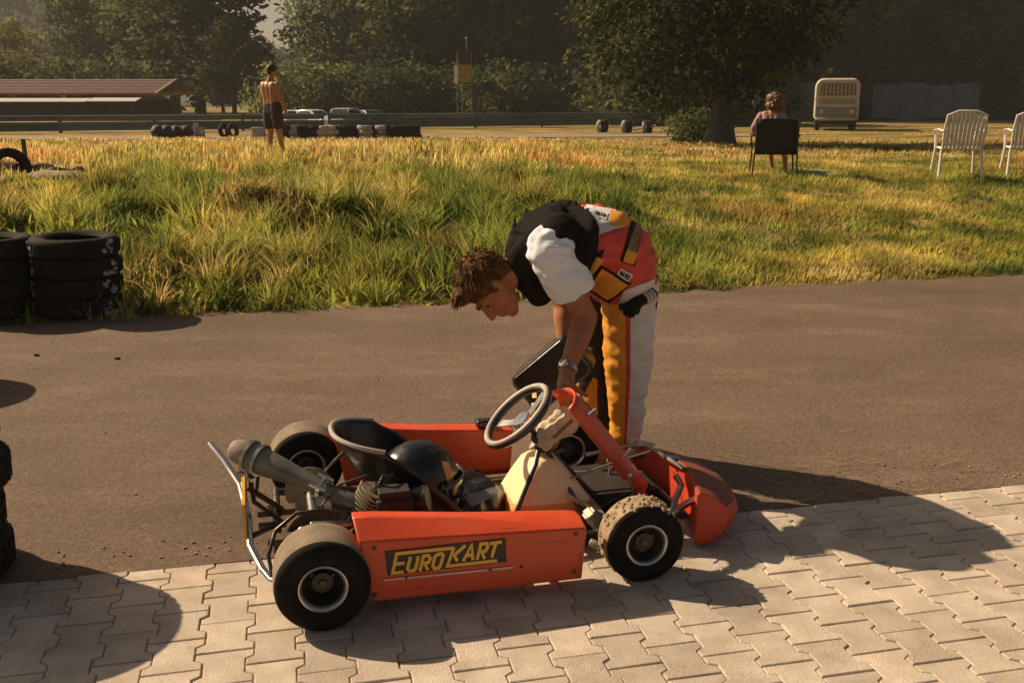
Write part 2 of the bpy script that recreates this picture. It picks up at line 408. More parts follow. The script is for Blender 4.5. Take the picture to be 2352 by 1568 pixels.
for k, (hid, d, c, me, i) in enumerate(pcs):
    rr = random.Random(k*7+1)
    z = .001 + rr.uniform(-.0022, .0022); rx, ry, rz_ = rr.uniform(-.006, .006), rr.uniform(-.006, .006), rr.uniform(-.008, .008)
    Mx = Matrix.Translation((c.x + rr.uniform(-.0006, .0006), c.y, z)) @ Matrix.Rotation(PA + rz_, 4, 'Z') @ Matrix.Rotation(rx, 4, 'X') @ Matrix.Rotation(ry, 4, 'Y')
    if me is ME_half: Mx = Mx @ Matrix.Rotation(math.pi, 4, 'Z')
    if me is ME_full and rr.random() < .5: Mx = Mx @ Matrix.Rotation(math.pi, 4, 'Z')
    if k < 300 and not hid:
        o = bpy.data.objects.new('paver', me); scene.collection.objects.link(o); o.parent = pav; o.matrix_basis = Mx
    else:
        rest.add([v_.co for v_ in me.vertices], [tuple(p.vertices) for p in me.polygons], Mx)
if rest.v: tag(rest.build('paver_field', M_paver, pav, smooth=False), kind='stuff')

# ---------------------------------------------------------------- far race track, path
M_track = mat('old_asphalt', (.26, .20, .145), rough=.95, var=.2, scale=2, bump=.2)
def strip(name, pts, w, m, dz, label):
    mb = MB(); rings = []
    for k, p in enumerate(pts):
        p = Vector((*p, 0)); a = Vector((*pts[max(0, k-1)], 0)); b = Vector((*pts[min(len(pts)-1, k+1)], 0)); t = (b-a).normalized(); nrm = Vector((-t.y, t.x, 0))
        rings.append([Vector((q.x, q.y, hz(q.x, q.y) + dz)) for q in (p + nrm*w*(f/4 - .5) for f in range(5))])
    mb.loft(rings, cap=False, closed=False); o = mb.build(name, m); tag(o, kind='structure', label=label); return o
strip('race_track', [(x, 42 + 1.5*math.sin(x*.08) + .03*x) for x in np.arange(-40, 12, 1.0)], 3.6, M_track, .03, 'grey asphalt of the race track across the far field')
strip('path', [(x, 12.6 + .25*(x+7) + .1*math.sin(x*2)) for x in np.arange(-11, -5.2, .2)], .8, M_track, .02, 'short grey gravel path at the left among the grass')

# ---------------------------------------------------------------- grass
M_grass = bpy.data.materials.new('grass_blades'); M_grass.use_nodes = True
_N = M_grass.node_tree.nodes; _L = M_grass.node_tree.links; _N.clear()
_o = _N.new('ShaderNodeOutputMaterial'); _a = _N.new('ShaderNodeAttribute'); _a.attribute_name = 'col'; _d = _N.new('ShaderNodeBsdfDiffuse'); _t = _N.new('ShaderNodeBsdfTranslucent'); _m = _N.new('ShaderNodeMixShader'); _m.inputs[0].default_value = .55
_L.new(_a.outputs['Color'], _d.inputs[0]); _L.new(_a.outputs['Color'], _t.inputs[0]); _L.new(_d.outputs[0], _m.inputs[1]); _L.new(_t.outputs[0], _m.inputs[2]); _L.new(_m.outputs[0], _o.inputs[0])
GREEN = np.array([.245, .295, .062]); DEEP = np.array([.105, .155, .042]); OLIVE = np.array([.43, .385, .085]); STRAW = np.array([.62, .49, .20]); RUST = np.array([.64, .39, .13])
def mixc(a, b, t): return a + (b - a)*t[:, None]
def blades(name, x, y, h, w, col, lean, label, flop=.35, cl=None, rad=None):
    n = len(x); z = height(x, y) - .01
    az = rng.uniform(0, 2*np.pi, n); la = rng.uniform(0, 2*np.pi, n); ll = np.abs(rng.normal(0, 1, n))*flop*h
    dx, dy = np.cos(la)*ll + lean[0]*h, np.sin(la)*ll + lean[1]*h
    if cl is not None: ca = cl*97.3 % 6.283; cm = .15 + .75*((cl*31.7) % 1.0); dx = dx + np.cos(ca)*cm*h; dy = dy + np.sin(ca)*cm*h
    if rad is not None: dx = dx + rad[0]*h; dy = dy + rad[1]*h
    wx, wy = np.cos(az)*w/2, np.sin(az)*w/2
    hv = np.sqrt(np.maximum((h*.25)**2, h*h - (dx*dx+dy*dy)*.8))
    P = np.empty((n, 5, 3)); base = np.stack([x, y, z], -1); W_ = np.stack([wx, wy, 0*wx], -1)
    mid = base + np.stack([dx*.35, dy*.35, hv*.6], -1); tip = base + np.stack([dx, dy, hv], -1)
    P[:, 0] = base - W_; P[:, 1] = base + W_; P[:, 2] = mid - W_*.8; P[:, 3] = mid + W_*.8; P[:, 4] = tip
    b = np.arange(n)[:, None]*5
    Ft = np.concatenate([b + [0, 1, 3], b + [0, 3, 2], b + [2, 3, 4]], 0)
    C = np.ones((n, 5, 4)); C[:, :, :3] = col[:, None, :]
    me = np_mesh(name, P.reshape(-1, 3), Ft, M_grass, {'col': ('FLOAT_COLOR', C.reshape(-1, 4))})
    o = link(bpy.data.objects.new(name, me)); tag(o, label, 'grass', kind='stuff'); return o
def colour(x, y, green, n):
    c = mixc(np.tile(STRAW, (n, 1)), np.tile(OLIVE, (n, 1)), np.clip(green*2, 0, 1)); c = mixc(c, np.tile(GREEN, (n, 1)), np.clip(green*2 - .9, 0, 1))
    c = mixc(c, np.tile(DEEP, (n, 1)), np.clip(W_col2(x, y)*1.1, 0, .85)*np.clip(green*2-.7, 0, 1))
    c = mixc(c, np.tile(RUST, (n, 1)), np.clip(W_col(x+9, y)*1.1, 0, .85)*np.clip(1.2-green*1.6, 0, 1))
    c = c*(1 + .30*np.clip(W_small(x*.7, y*.7), -1, 1))[:, None]*(1 + .22*np.clip(W_mid(x + 31, y), -1, 1))[:, None]
    return c * rng.uniform(.72, 1.28, (n, 1)) * (1 + rng.normal(0, .05, (n, 3)))
def clumps(n, xr, sr, per, spread):
    cx = rng.uniform(*xr, n); cs = rng.uniform(*sr, n)
    x = np.repeat(cx, per) + rng.normal(0, spread, n*per); s = np.repeat(cs, per) + rng.normal(0, spread, n*per); k = np.repeat(rng.uniform(0, 1, n), per)
    y = edge_y(x) + s; ok = (s > -.06) & (np.abs(x) < .56*y + 2.2); return x[ok], y[ok], s[ok], k[ok]
# tall uncut bank on the left
x, y, s, k = clumps(9000, (-7.4, 2.6), (0, 6.5), 20, .06)
keep = (rng.uniform(0, 1, len(x)) < (1 - sstep(-.2, 2.2, x + .6*W_mid(x, y)))) & (W_small(x*.8, y*.8) + .6*W_mid(x + 2, y) > -.30)
x, y, s, k = x[keep], y[keep], s[keep], k[keep]
hh = (.09 + .21*k*k + .08*W_mid(x, y)) * (.55 + .45*sstep(0, .7, s)) * rng.uniform(.55, 1.25, len(x)) * (1 - .6*sstep(-4.2, -5.4, x)*sstep(2.5, 4.0, s)); hh = np.clip(hh, .05, .48)
gr = .60 + .48*W_col(x, y) + .15*W_mid(x+3, y) + .38*np.exp(-((x+.5)/1.6)**2) - .6*np.exp(-((x+2.3)/.9)**2 - ((s-1.6)/1.3)**2)
blades('tall_grass', x, y, hh, .009 + .007*rng.uniform(0, 1, len(x)), colour(x, y, np.clip(gr + rng.normal(0, .12, len(x)), 0, 1), len(x)), (.12, -.15), 'tall tangled green and straw grass on the bank beside the asphalt', .45, k)
# fountain shaped tussocks on the bank
nt_, per = 520, 64
cx = rng.uniform(-5.6, 2.0, nt_); cs = rng.uniform(.05, 5.5, nt_); ok = rng.uniform(0, 1, nt_) < 1 - sstep(-.2, 2.0, cx); cx, cs = cx[ok], cs[ok]; nt_ = len(cx)
rr = np.abs(rng.normal(0, .05, (nt_, per))); aa = rng.uniform(0, 6.283, (nt_, per)); th = rng.uniform(.16, .42, nt_)*(1 - .5*sstep(3.0, 5.0, cs))*(1 - .5*sstep(-4.2, -5.2, cx))
x = (cx[:, None] + rr*np.cos(aa)).ravel(); y = (edge_y(cx)[:, None] + cs[:, None] + rr*np.sin(aa)).ravel(); rd_ = rng.uniform(.25, .95, (nt_, per))
n = len(x); tg = np.repeat(np.clip(.66 + .35*W_col(cx, edge_y(cx) + cs) + rng.normal(0, .25, nt_), 0, 1), per)
blades('tall_grass', x, y, np.repeat(th, per)*rng.uniform(.6, 1.2, n), .008 + .008*rng.uniform(0, 1, n), colour(x, y, np.clip(tg + rng.normal(0, .06, n), 0, 1), n), (.08, -.12), 'fountain shaped grass tussocks standing out of the bank', .12, None, ((rd_*np.cos(aa)).ravel(), (rd_*np.sin(aa)).ravel()))
# broad weeds low in the bank
x, y, s, k = clumps(1500, (-4.5, 1.6), (.0, 3.6), 16, .06)
keep = rng.uniform(0, 1, len(x)) < (1 - sstep(.2, 1.6, x))*np.clip(.45 + .7*W_mid(x+20, y), 0, 1); x, y, s, k = x[keep], y[keep], s[keep], k[keep]
blades('weeds', x, y, .07 + .14*k*rng.uniform(.5, 1.2, len(x)), .022 + .02*rng.uniform(0, 1, len(x)), colour(x, y, np.clip(.85 + rng.normal(0, .15, len(x)), 0, 1), len(x)), (.1, -.35), 'broad leaved green weeds low on the bank', .6, k)
# short worn grass on the right
n = 205000; x = rng.uniform(.2, 13, n); s = rng.uniform(0, 1, n)**1.3*8.5 - .03; y = edge_y(x) + s
keep = (np.abs(x) < .56*y + 4) & (rng.uniform(0, 1, n) < sstep(.0, 2.0, x + .6*W_mid(x, y))) & (rng.uniform(0, 1, n) < np.clip(.75 + .6*W_small(x, y) + .3*W_mid(x, y), .12, 1)); x, y, s = x[keep], y[keep], s[keep]; n = len(x)
gr = .66 + .34*W_col(x*.8, y*1.3) + .18*W_col2(x, y*1.4) - .12*sstep(2.5, 6, s)
blades('short_grass', x, y, np.clip(.045 + .055*rng.uniform(0, 1, n) + .05*np.clip(W_mid(x, y), 0, 1), .03, .2), .012 + .008*rng.uniform(0, 1, n), colour(x, y, np.clip(gr + rng.normal(0, .1, n), 0, 1), n), (.2, -.2), 'short patchy grass sloping up at the right of the asphalt', .6)
# dry meadow behind, thinning out with distance
n = 150000; t = rng.uniform(0, 1, n); s = 5.2 + 30*t**1.5; x = rng.uniform(-1, 1, n)*(.60*(s + 7.5) + 4); y = edge_y(x) + s
keep = (np.abs(x) < .60*y + 4) & (np.abs(y - 42) > 2.2) & (rng.uniform(0, 1, n) < np.clip(.8 + .5*W_mid(x, y), .25, 1)) & ~((x < -5.2) & (np.abs(y - (12.6 + .25*(x+7))) < .45)); x, y, s = x[keep], y[keep], s[keep]; n = len(x)
gr = .30 + .30*W_col(x*.5, y*.5) + .15*W_big(x, y) - .15*sstep(5, 12, s) + .18*np.exp(-((s-6.0)/1.6)**2)
left = 1 - sstep(-.5, 3, x)
blades('dry_grass', x, y, (.06 + .11*left + .06*np.clip(W_mid(x, y), -1, 1))*rng.uniform(.5, 1.3, n)*(1 - .3*sstep(10, 26, s))*(1 - .75*np.exp(-((x + 4.6)/.8)**2 - ((y - 19.0)/1.6)**2)), .014 + .0012*s, colour(x, y, np.clip(gr + rng.normal(0, .12, n), 0, 1), n), (.15, -.12), 'dry yellow meadow grass on the field behind the bank', .4)
# cut straw lying along the edge and on the asphalt
n = 720; x = np.concatenate([rng.uniform(-4, 5, 620), rng.normal(1.15, .35, 100)]); y = np.concatenate([edge_y(x[:620]) + rng.normal(-.02, .05, 620), rng.normal(3.85, .22, 100)])
y[620:] = np.maximum(y[620:], pave_y(x[620:]) + .02)
L_ = rng.uniform(.03, .10, n); a = rng.uniform(-1.6, 1.0, n); z = .006 + rng.uniform(0, .006, n); dx, dy = np.cos(a)*L_/2, np.sin(a)*L_/2; w = .0035
P = np.stack([np.stack([x-dx, y-dy, z], -1), np.stack([x-dx, y-dy+w, z], -1), np.stack([x+dx, y+dy+w, z+.004], -1), np.stack([x+dx, y+dy, z+.004], -1)], 1)
C = np.ones((n, 4, 4)); C[:, :, :3] = (STRAW*rng.uniform(.6, 1.0, (n, 1)))[:, None, :]
o = link(bpy.data.objects.new('straw', np_mesh('straw', P.reshape(-1, 3), np.arange(n*4).reshape(-1, 4), M_grass, {'col': ('FLOAT_COLOR', C.reshape(-1, 4))}))); tag(o, 'dry straw scattered along the grass edge and on the asphalt', 'straw', kind='stuff')
n = 520; px = rng.uniform(-3, 4, n); py = np.where(np.arange(n) < 130, rng.uniform(3.4, 7, n), pave_y(px) + .055 + np.abs(rng.normal(0, .09, n))); mb = MB()
for a, b in zip(px, py):
    if b > pave_y(a) + .05 and b < edge_y(a):
        r_ = random.uniform(.002, .006); mb.ell((a, b, .003 + r_*.4), (r_*random.uniform(.8, 1.5), r_, r_*.6), 6, 4)
tag(mb.build('gravel', mat('grit_stone', (.30, .25, .19), rough=.9, var=.5, scale=5)), 'small stones and grit scattered on the asphalt', 'gravel', kind='stuff')

# ---------------------------------------------------------------- trees
M_bark = mat('bark', (.055, .04, .028), rough=.95, var=.35, scale=12, bump=.8, bscale=30)
def crown_mesh(name, lumps, nclump, per, size, seed, m, flat=.6, spray=.42):
    g = np.random.default_rng(seed); L_ = np.array(lumps, float)
    wts = (L_[:, 3]*L_[:, 4]*L_[:, 5])**.66; wts /= wts.sum(); idx = g.choice(len(L_), nclump, p=wts)
    d = g.normal(0, 1, (nclump, 3)); d /= np.linalg.norm(d, axis=1)[:, None]; rr = g.uniform(.45, 1.06, nclump)**.6
    c = L_[idx, :3] + d*rr[:, None]*L_[idx, 3:6]
    tone_c = np.clip(g.normal(.45, .22, nclump), 0, 1)
    cs = spray*g.uniform(.6, 1.5, nclump)
    p = np.repeat(c, per, 0) + g.normal(0, 1, (nclump*per, 3))*np.repeat(cs, per)[:, None]*np.array([1, 1, .65])
    n = len(p); nrm = np.repeat(d, per, 0)*.5 + g.normal(0, .6, (n, 3)) + np.array([0, 0, .5]); nrm /= np.linalg.norm(nrm, axis=1)[:, None]
    t = np.cross(nrm, g.normal(0, 1, (n, 3))); t /= np.linalg.norm(t, axis=1)[:, None]; b = np.cross(nrm, t)
    sz = size*g.uniform(.55, 1.5, n)[:, None]
    V = np.stack([p - t*sz, p - b*sz*flat, p + t*sz, p + b*sz*flat], 1).reshape(-1, 3)
    tone = np.clip(np.repeat(tone_c, per) + g.normal(0, .14, n), 0, 1)
    return np_mesh(name, V, np.arange(n*4).reshape(-1, 4), m, {'tone': ('FLOAT', np.repeat(tone, 4))})
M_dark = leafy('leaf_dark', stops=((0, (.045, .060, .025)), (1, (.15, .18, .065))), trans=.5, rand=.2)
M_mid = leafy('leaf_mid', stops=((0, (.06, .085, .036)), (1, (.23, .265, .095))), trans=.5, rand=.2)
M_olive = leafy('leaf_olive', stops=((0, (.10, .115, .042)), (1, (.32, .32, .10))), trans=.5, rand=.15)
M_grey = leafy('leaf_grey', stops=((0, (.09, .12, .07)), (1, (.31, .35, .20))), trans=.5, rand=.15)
def trunk_mb(h, r, seed, limbs=6, top=.9):
    g = random.Random(seed); mb = MB()
    pts = [(0, 0, -.2), (0.02, 0, .3), (g.uniform(-.15, .15), g.uniform(-.15, .15), h*.35), (g.uniform(-.3, .3), g.uniform(-.3, .3), h*.65), (g.uniform(-.4, .4), g.uniform(-.4, .4), h*top)]
    mb.tube(pts, [r*1.5, r*1.05, r*.8, r*.5, r*.12], 9)
    for k in range(limbs):
        z = h*g.uniform(.22, .7); a = g.uniform(0, 6.28); L_ = h*g.uniform(.18, .34)
        mb.tube([(0, 0, z), (math.cos(a)*L_*.5, math.sin(a)*L_*.5, z + L_*.35), (math.cos(a)*L_, math.sin(a)*L_, z + L_*.8)], [r*.35, r*.22, r*.05], 6)
    return mb
def tree_proto(name, label, lumps, h, tr, ncl, per, size, seed, m, group, spray=.42, limbs=6):
    t = thing(name, label, 'tree', (0, -400, 0), 0, group)
    trunk_mb(h, tr, seed, limbs).build('trunk', M_bark, t)
    c = bpy.data.objects.new('crown', crown_mesh('crown', lumps, ncl, per, size, seed, m, spray=spray)); link(c, t); kid(c, t); return t
# lumps: centre xyz, radii xyz
broad = [(0, 0, 8, 3.2, 3.2, 3.6), (-2, .5, 6, 2.4, 2.4, 2.3), (2.1, -.4, 5.6, 2.5, 2.4, 2.4), (.4, 1.2, 10.6, 2.2, 2.2, 2.2), (-.6, -1.6, 4.0, 2.6, 2.2, 1.8), (1.2, .8, 3.2, 2.3, 2.2, 1.6)]
column = [(0, 0, 3.6, 2.5, 2.5, 2.6), (0.2, 0, 7.2, 2.2, 2.2, 3.0), (-.3, .2, 10.6, 1.6, 1.6, 3.0), (.1, 0, 13.2, .8, .8, 2.0), (-1.2, .3, 5.4, 1.6, 1.6, 1.8), (1.3, 0, 6.0, 1.6, 1.6, 1.7)]
droop = [(0, 0, 9, 3.0, 3.0, 3.0), (-2.2, 0, 6, 1.7, 1.9, 3.2), (2.3, .3, 6.4, 1.7, 1.8, 3.6), (0, -1.5, 4.8, 2.2, 1.5, 3.2), (.3, 1.6, 11.3, 2.0, 2.0, 1.9), (1.0, -1.0, 2.6, 1.8, 1.6, 1.6)]
low = [(0, 0, 1.7, 2.2, 2.0, 1.7), (-1.4, .3, 1.4, 1.5, 1.4, 1.3), (1.5, 0, 1.5, 1.6, 1.5, 1.4), (.2, -.8, 1.0, 1.9, 1.2, 1.0)]
GT = 'trees in the wood behind the track'
T_dark = tree_proto('broadleaf_tree', 'x', broad, 12, .28, 300, 26, .20, 21, M_dark, GT)
T_mid = tree_proto('broadleaf_tree', 'x', broad, 12, .28, 300, 26, .19, 22, M_mid, GT)
T_olive = tree_proto('broadleaf_tree', 'x', broad, 12, .28, 300, 26, .17, 23, M_olive, GT)
T_grey = tree_proto('willow_tree', 'x', droop, 12, .3, 300, 26, .16, 24, M_grey, GT)
T_con = tree_proto('conifer_tree', 'x', column, 14, .26, 360, 26, .17, 25, M_dark, GT, .36, 3)
T_bush = tree_proto('bush', 'x', low, 2.4, .1, 130, 26, .13, 26, M_mid, 'bushes along the edge of the wood', .3, 5)
T_dbush = tree_proto('bush', 'x', low, 2.4, .1, 130, 26, .14, 27, M_dark, 'bushes along the edge of the wood', .3, 5)
for b in (T_bush, T_dbush): b['category'] = 'bush'
USED = set()
def place(pr, u, d, sc, label, z=None, sxy=1.0, rz=None):
    if pr not in (T_bush, T_dbush): d, sc = d*1.34, sc*1.34
    x = (u - CX)/F*d*1.0
    g_ = random.Random(int(u*7 + d*13))
    args = dict(loc=(x, d, 0.0 if z is None else z), rz=g_.uniform(0, 6.28) if rz is None else rz, label=label, scale=(sc*sxy, sc*sxy, sc))
    if pr.name in USED: o = dup(pr, **args)
    else:
        USED.add(pr.name); o = pr; o.location = args['loc']; o.rotation_euler = (0, 0, args['rz']); o.scale = args['scale']; o['label'] = label
    return o
# first row, left to right
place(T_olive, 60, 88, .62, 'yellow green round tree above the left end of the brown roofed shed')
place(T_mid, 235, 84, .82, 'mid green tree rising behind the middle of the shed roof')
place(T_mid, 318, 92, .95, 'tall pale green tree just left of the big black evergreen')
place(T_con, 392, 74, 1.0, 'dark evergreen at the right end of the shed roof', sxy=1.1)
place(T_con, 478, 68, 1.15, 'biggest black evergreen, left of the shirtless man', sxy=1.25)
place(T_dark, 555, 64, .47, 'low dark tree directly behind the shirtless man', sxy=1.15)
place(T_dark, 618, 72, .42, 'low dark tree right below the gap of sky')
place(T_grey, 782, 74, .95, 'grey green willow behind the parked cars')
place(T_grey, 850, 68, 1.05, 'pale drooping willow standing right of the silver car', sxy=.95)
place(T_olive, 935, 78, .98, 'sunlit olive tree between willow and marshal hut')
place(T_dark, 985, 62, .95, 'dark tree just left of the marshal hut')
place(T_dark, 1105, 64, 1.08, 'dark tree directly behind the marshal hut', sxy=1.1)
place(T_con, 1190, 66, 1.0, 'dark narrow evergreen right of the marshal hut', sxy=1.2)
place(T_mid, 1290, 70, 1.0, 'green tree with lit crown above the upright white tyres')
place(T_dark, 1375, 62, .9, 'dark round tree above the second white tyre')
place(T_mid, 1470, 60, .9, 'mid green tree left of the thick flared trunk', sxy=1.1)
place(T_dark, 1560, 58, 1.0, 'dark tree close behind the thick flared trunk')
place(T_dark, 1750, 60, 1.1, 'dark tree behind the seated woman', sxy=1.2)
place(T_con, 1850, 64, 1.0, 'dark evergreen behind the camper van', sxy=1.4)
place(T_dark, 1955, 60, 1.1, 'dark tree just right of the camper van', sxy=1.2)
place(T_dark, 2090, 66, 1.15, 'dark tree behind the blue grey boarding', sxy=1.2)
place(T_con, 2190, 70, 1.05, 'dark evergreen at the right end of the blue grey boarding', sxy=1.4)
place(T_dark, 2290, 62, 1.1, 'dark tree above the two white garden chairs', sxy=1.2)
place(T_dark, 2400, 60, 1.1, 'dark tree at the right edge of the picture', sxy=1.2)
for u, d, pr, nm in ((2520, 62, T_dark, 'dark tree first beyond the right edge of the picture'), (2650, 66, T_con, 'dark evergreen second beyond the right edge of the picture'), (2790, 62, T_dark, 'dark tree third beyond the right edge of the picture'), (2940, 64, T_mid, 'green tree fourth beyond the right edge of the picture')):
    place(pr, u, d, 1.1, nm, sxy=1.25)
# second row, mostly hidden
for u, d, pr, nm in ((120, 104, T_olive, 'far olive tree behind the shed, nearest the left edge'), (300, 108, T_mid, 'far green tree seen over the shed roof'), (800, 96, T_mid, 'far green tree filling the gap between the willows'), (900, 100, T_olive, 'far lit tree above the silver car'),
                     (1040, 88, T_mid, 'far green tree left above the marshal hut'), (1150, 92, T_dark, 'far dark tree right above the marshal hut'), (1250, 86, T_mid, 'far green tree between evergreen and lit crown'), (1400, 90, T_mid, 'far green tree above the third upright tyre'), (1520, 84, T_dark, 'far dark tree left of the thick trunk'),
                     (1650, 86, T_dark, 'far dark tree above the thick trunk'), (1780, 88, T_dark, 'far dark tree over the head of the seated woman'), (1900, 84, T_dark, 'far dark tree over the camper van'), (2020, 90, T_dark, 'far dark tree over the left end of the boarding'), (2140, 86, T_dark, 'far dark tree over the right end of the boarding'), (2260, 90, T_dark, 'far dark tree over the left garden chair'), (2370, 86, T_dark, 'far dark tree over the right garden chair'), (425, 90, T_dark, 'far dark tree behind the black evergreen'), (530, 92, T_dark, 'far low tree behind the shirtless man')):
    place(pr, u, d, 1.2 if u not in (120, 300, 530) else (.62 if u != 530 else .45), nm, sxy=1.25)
# low growth at the foot of the wood
for k, u in enumerate((20, 110, 200, 290, 700, 780, 870, 960, 1050, 1140, 1230, 1320, 1410, 1500)):
    names = ['at the left edge behind the shed', 'behind the left half of the shed', 'behind the middle of the shed', 'behind the right half of the shed', 'behind the leftmost parked car', 'behind the silver car', 'right of the parked cars', 'left of the hut legs', 'at the foot of the marshal hut', 'just right of the hut legs', 'behind the barrier below the evergreen', 'behind the first upright tyre', 'behind the second upright tyre', 'behind the third upright tyre']
    place(T_bush if k in (2, 5, 4, 10) else T_dbush, u, 74 + (k % 3)*1.5 if u > 600 else 91, 1.3 if u > 600 else 1.6, 'low green bush ' + names[k])
# hedge at the right
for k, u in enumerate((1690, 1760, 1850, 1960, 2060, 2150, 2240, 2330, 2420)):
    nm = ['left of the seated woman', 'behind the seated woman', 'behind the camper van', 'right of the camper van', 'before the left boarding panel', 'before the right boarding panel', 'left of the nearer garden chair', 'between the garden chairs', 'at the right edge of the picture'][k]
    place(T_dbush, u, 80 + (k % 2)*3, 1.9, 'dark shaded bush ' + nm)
# the thick trunked tree standing on the meadow
near = [(0, 0, 4.6, 3.0, 3.0, 2.4), (-1.8, 0, 3.0, 1.7, 1.8, 1.7), (1.3, .4, 3.9, 1.7, 1.8, 1.8), (.3, -1.0, 2.3, 1.9, 1.4, 1.2), (0, 1.0, 6.8, 2.2, 2.2, 1.8), (-1.0, .5, 1.8, 1.2, 1.3, .9), (.7, -.2, 2.0, 1.1, 1.2, .9)]
tn = thing('oak_tree', 'dark spreading tree with a thick flared trunk standing on the meadow', 'tree', ((1640-CX)/F*25.2, 25, hz(5.1, 25)))
mb = trunk_mb(7, .26, 5, 9); mb.tube([(0, 0, -.1), (0, 0, .15), (.02, 0, .5), (0, 0, 1.2)], [.46, .40, .30, .26], 12)
mb.build('trunk', mat('grey_bark', (.085, .088, .085), rough=.95, var=.35, scale=10, bump=.9, bscale=25), tn)
c = bpy.data.objects.new('crown', crown_mesh('crown_near', near, 460, 60, .068, 31, leafy('leaf_oak', stops=((0, (.024, .031, .014)), (1, (.095, .110, .038))), trans=.25, rand=0), spray=.30)); link(c, tn)

for u, d, sc_, nm in ((1500, 64, 2.0, 'beyond the rail left of the thick trunk'), (1585, 62, 2.0, 'beyond the rail at the left side of the thick trunk'), (1675, 63, 2.0, 'beyond the rail at the right side of the thick trunk')):
    place(T_dbush, u, d, sc_, 'tall dark bush ' + nm, z=hz((u-CX)/F*d, d))
# far wooded hill, upper left
M_hill = mat('hill_wood_floor', (.05, .06, .045), rough=1, var=.3, scale=.05)
HX, HY = np.meshgrid(np.linspace(-330, 60, 60), np.linspace(230, 420, 26)); HZ = 34*np.exp(-((HX+170)/95)**2)*sstep(230, 330, HY)*(1-.2*sstep(330, 420, HY)) + 1.5*W_big(HX*.1, HY*.1) - .8
V = np.stack([HX, HY, HZ], -1).reshape(-1, 3); ii = np.arange(25)[:, None]*60 + np.arange(59)[None]
o = link(bpy.data.objects.new('hill', np_mesh('hill', V, np.stack([ii, ii+1, ii+61, ii+60], -1).reshape(-1, 4), M_hill, smooth=True))); tag(o, 'low wooded hill far off at the upper left', kind='structure')
n = 2600; cx = rng.uniform(-320, 40, n); cy = rng.uniform(235, 345, n); cz = 34*np.exp(-((cx+170)/95)**2)*sstep(230, 330, cy); ok = cz > 3; cx, cy, cz = cx[ok], cy[ok], cz[ok]; n = len(cx); per = 12
p = np.repeat(np.stack([cx, cy, cz+3], -1), per, 0) + rng.normal(0, 1, (n*per, 3))*np.array([1.8, 1.8, 1.7]); m_ = n*per
nrm = rng.normal(0, .6, (m_, 3)) + np.array([0, -.2, .7]); nrm /= np.linalg.norm(nrm, axis=1)[:, None]; t = np.cross(nrm, rng.normal(0, 1, (m_, 3))); t /= np.linalg.norm(t, axis=1)[:, None]; b = np.cross(nrm, t); sz = rng.uniform(.6, 1.3, (m_, 1))
M_far = leafy('leaf_far', stops=((0, (.05, .075, .07)), (1, (.085, .11, .095))), trans=.2, rand=0)
o = link(bpy.data.objects.new('hill_wood', np_mesh('hill_wood', np.stack([p-t*sz, p-b*sz, p+t*sz, p+b*sz], 1).reshape(-1, 3), np.arange(m_*4).reshape(-1, 4), M_far, {'tone': ('FLOAT', np.repeat(np.clip(np.repeat(rng.normal(.5, .2, n), per)+rng.normal(0, .1, m_), 0, 1), 4))}))); tag(o, 'distant bluish wood covering the hill', 'wood', kind='stuff')
# ---------------------------------------------------------------- the kart: x forwards, y to its far side, z up
KROT = R(14.0); KO = Vector((-0.6827, 3.1765, 0))
KM = Matrix.Translation(KO) @ Matrix.Rotation(KROT, 4, 'Z')
def kl(p): return KM.inverted() @ Vector(p)
kart = thing('go_kart', 'red racing go kart with EUROKART lettering parked on the edge of the pavers', 'go kart', KO, KROT)
M_red = mat('red_fibreglass', (.64, .070, .020), rough=.42, var=.10, scale=5, bump=.03, bscale=90, coat=.12, col2=(.72, .092, .030))
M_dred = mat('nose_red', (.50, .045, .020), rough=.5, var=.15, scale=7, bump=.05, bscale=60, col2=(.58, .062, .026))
M_rub = mat('tyre_rubber', (.013, .0115, .010), rough=.85, var=.35, scale=20, bump=.15, bscale=120, spec=.14)
M_slick = mat('worn_slick_tread', (.17, .135, .10), rough=.9, scale=14, bump=.25, bscale=90, spec=.2, col2=(.27, .215, .155))
M_mud = mat('dusty_tread', (.22, .165, .10), rough=1, scale=24, bump=.6, bscale=80, spec=.1, col2=(.42, .33, .21))
M_blk = mat('black_plastic', (.012, .0115, .011), rough=.38, var=.2, scale=9)
M_mblk = mat('matt_black', (.018, .016, .014), rough=.7, var=.3, scale=14)
M_steel = mat('grey_steel', (.42, .40, .37), rough=.38, metal=1.0, var=.25, scale=18)
M_chrome = mat('chrome', (.68, .66, .62), rough=.16, metal=1.0, var=.08, scale=10)
M_dsteel = mat('oily_steel', (.10, .085, .07), rough=.5, metal=.8, var=.35, scale=20, bump=.2)
M_muf = mat('muffler_steel', (.13, .12, .105), rough=.5, metal=.6, scale=10, bump=.1, bscale=50, col2=(.24, .22, .19))
M_rusty = mat('rusty_tube', (.13, .075, .045), rough=.7, metal=.4, var=.35, scale=25)
M_alu = mat('cast_aluminium', (.36, .33, .28), rough=.62, metal=.7, var=.25, scale=22, bump=.25, bscale=80)
M_seat = mat('black_seat_shell', (.011, .0105, .010), rough=.3, var=.2, scale=8, coat=.25)
M_edge = mat('seat_rim_light', (.42, .38, .32), rough=.4, var=.1)  # sunlit rim of the black seat, its highlight painted as a pale colour
M_white = mat('off_white', (.72, .68, .60), rough=.6, var=.06)
M_decal = mat('decal_black', (.022, .018, .015), rough=.45, var=.1)
M_yel = mat('decal_yellow', (.86, .50, .05), rough=.5, var=.06)
M_pink = mat('strip_pink', (.80, .60, .50), rough=.5, var=.06)

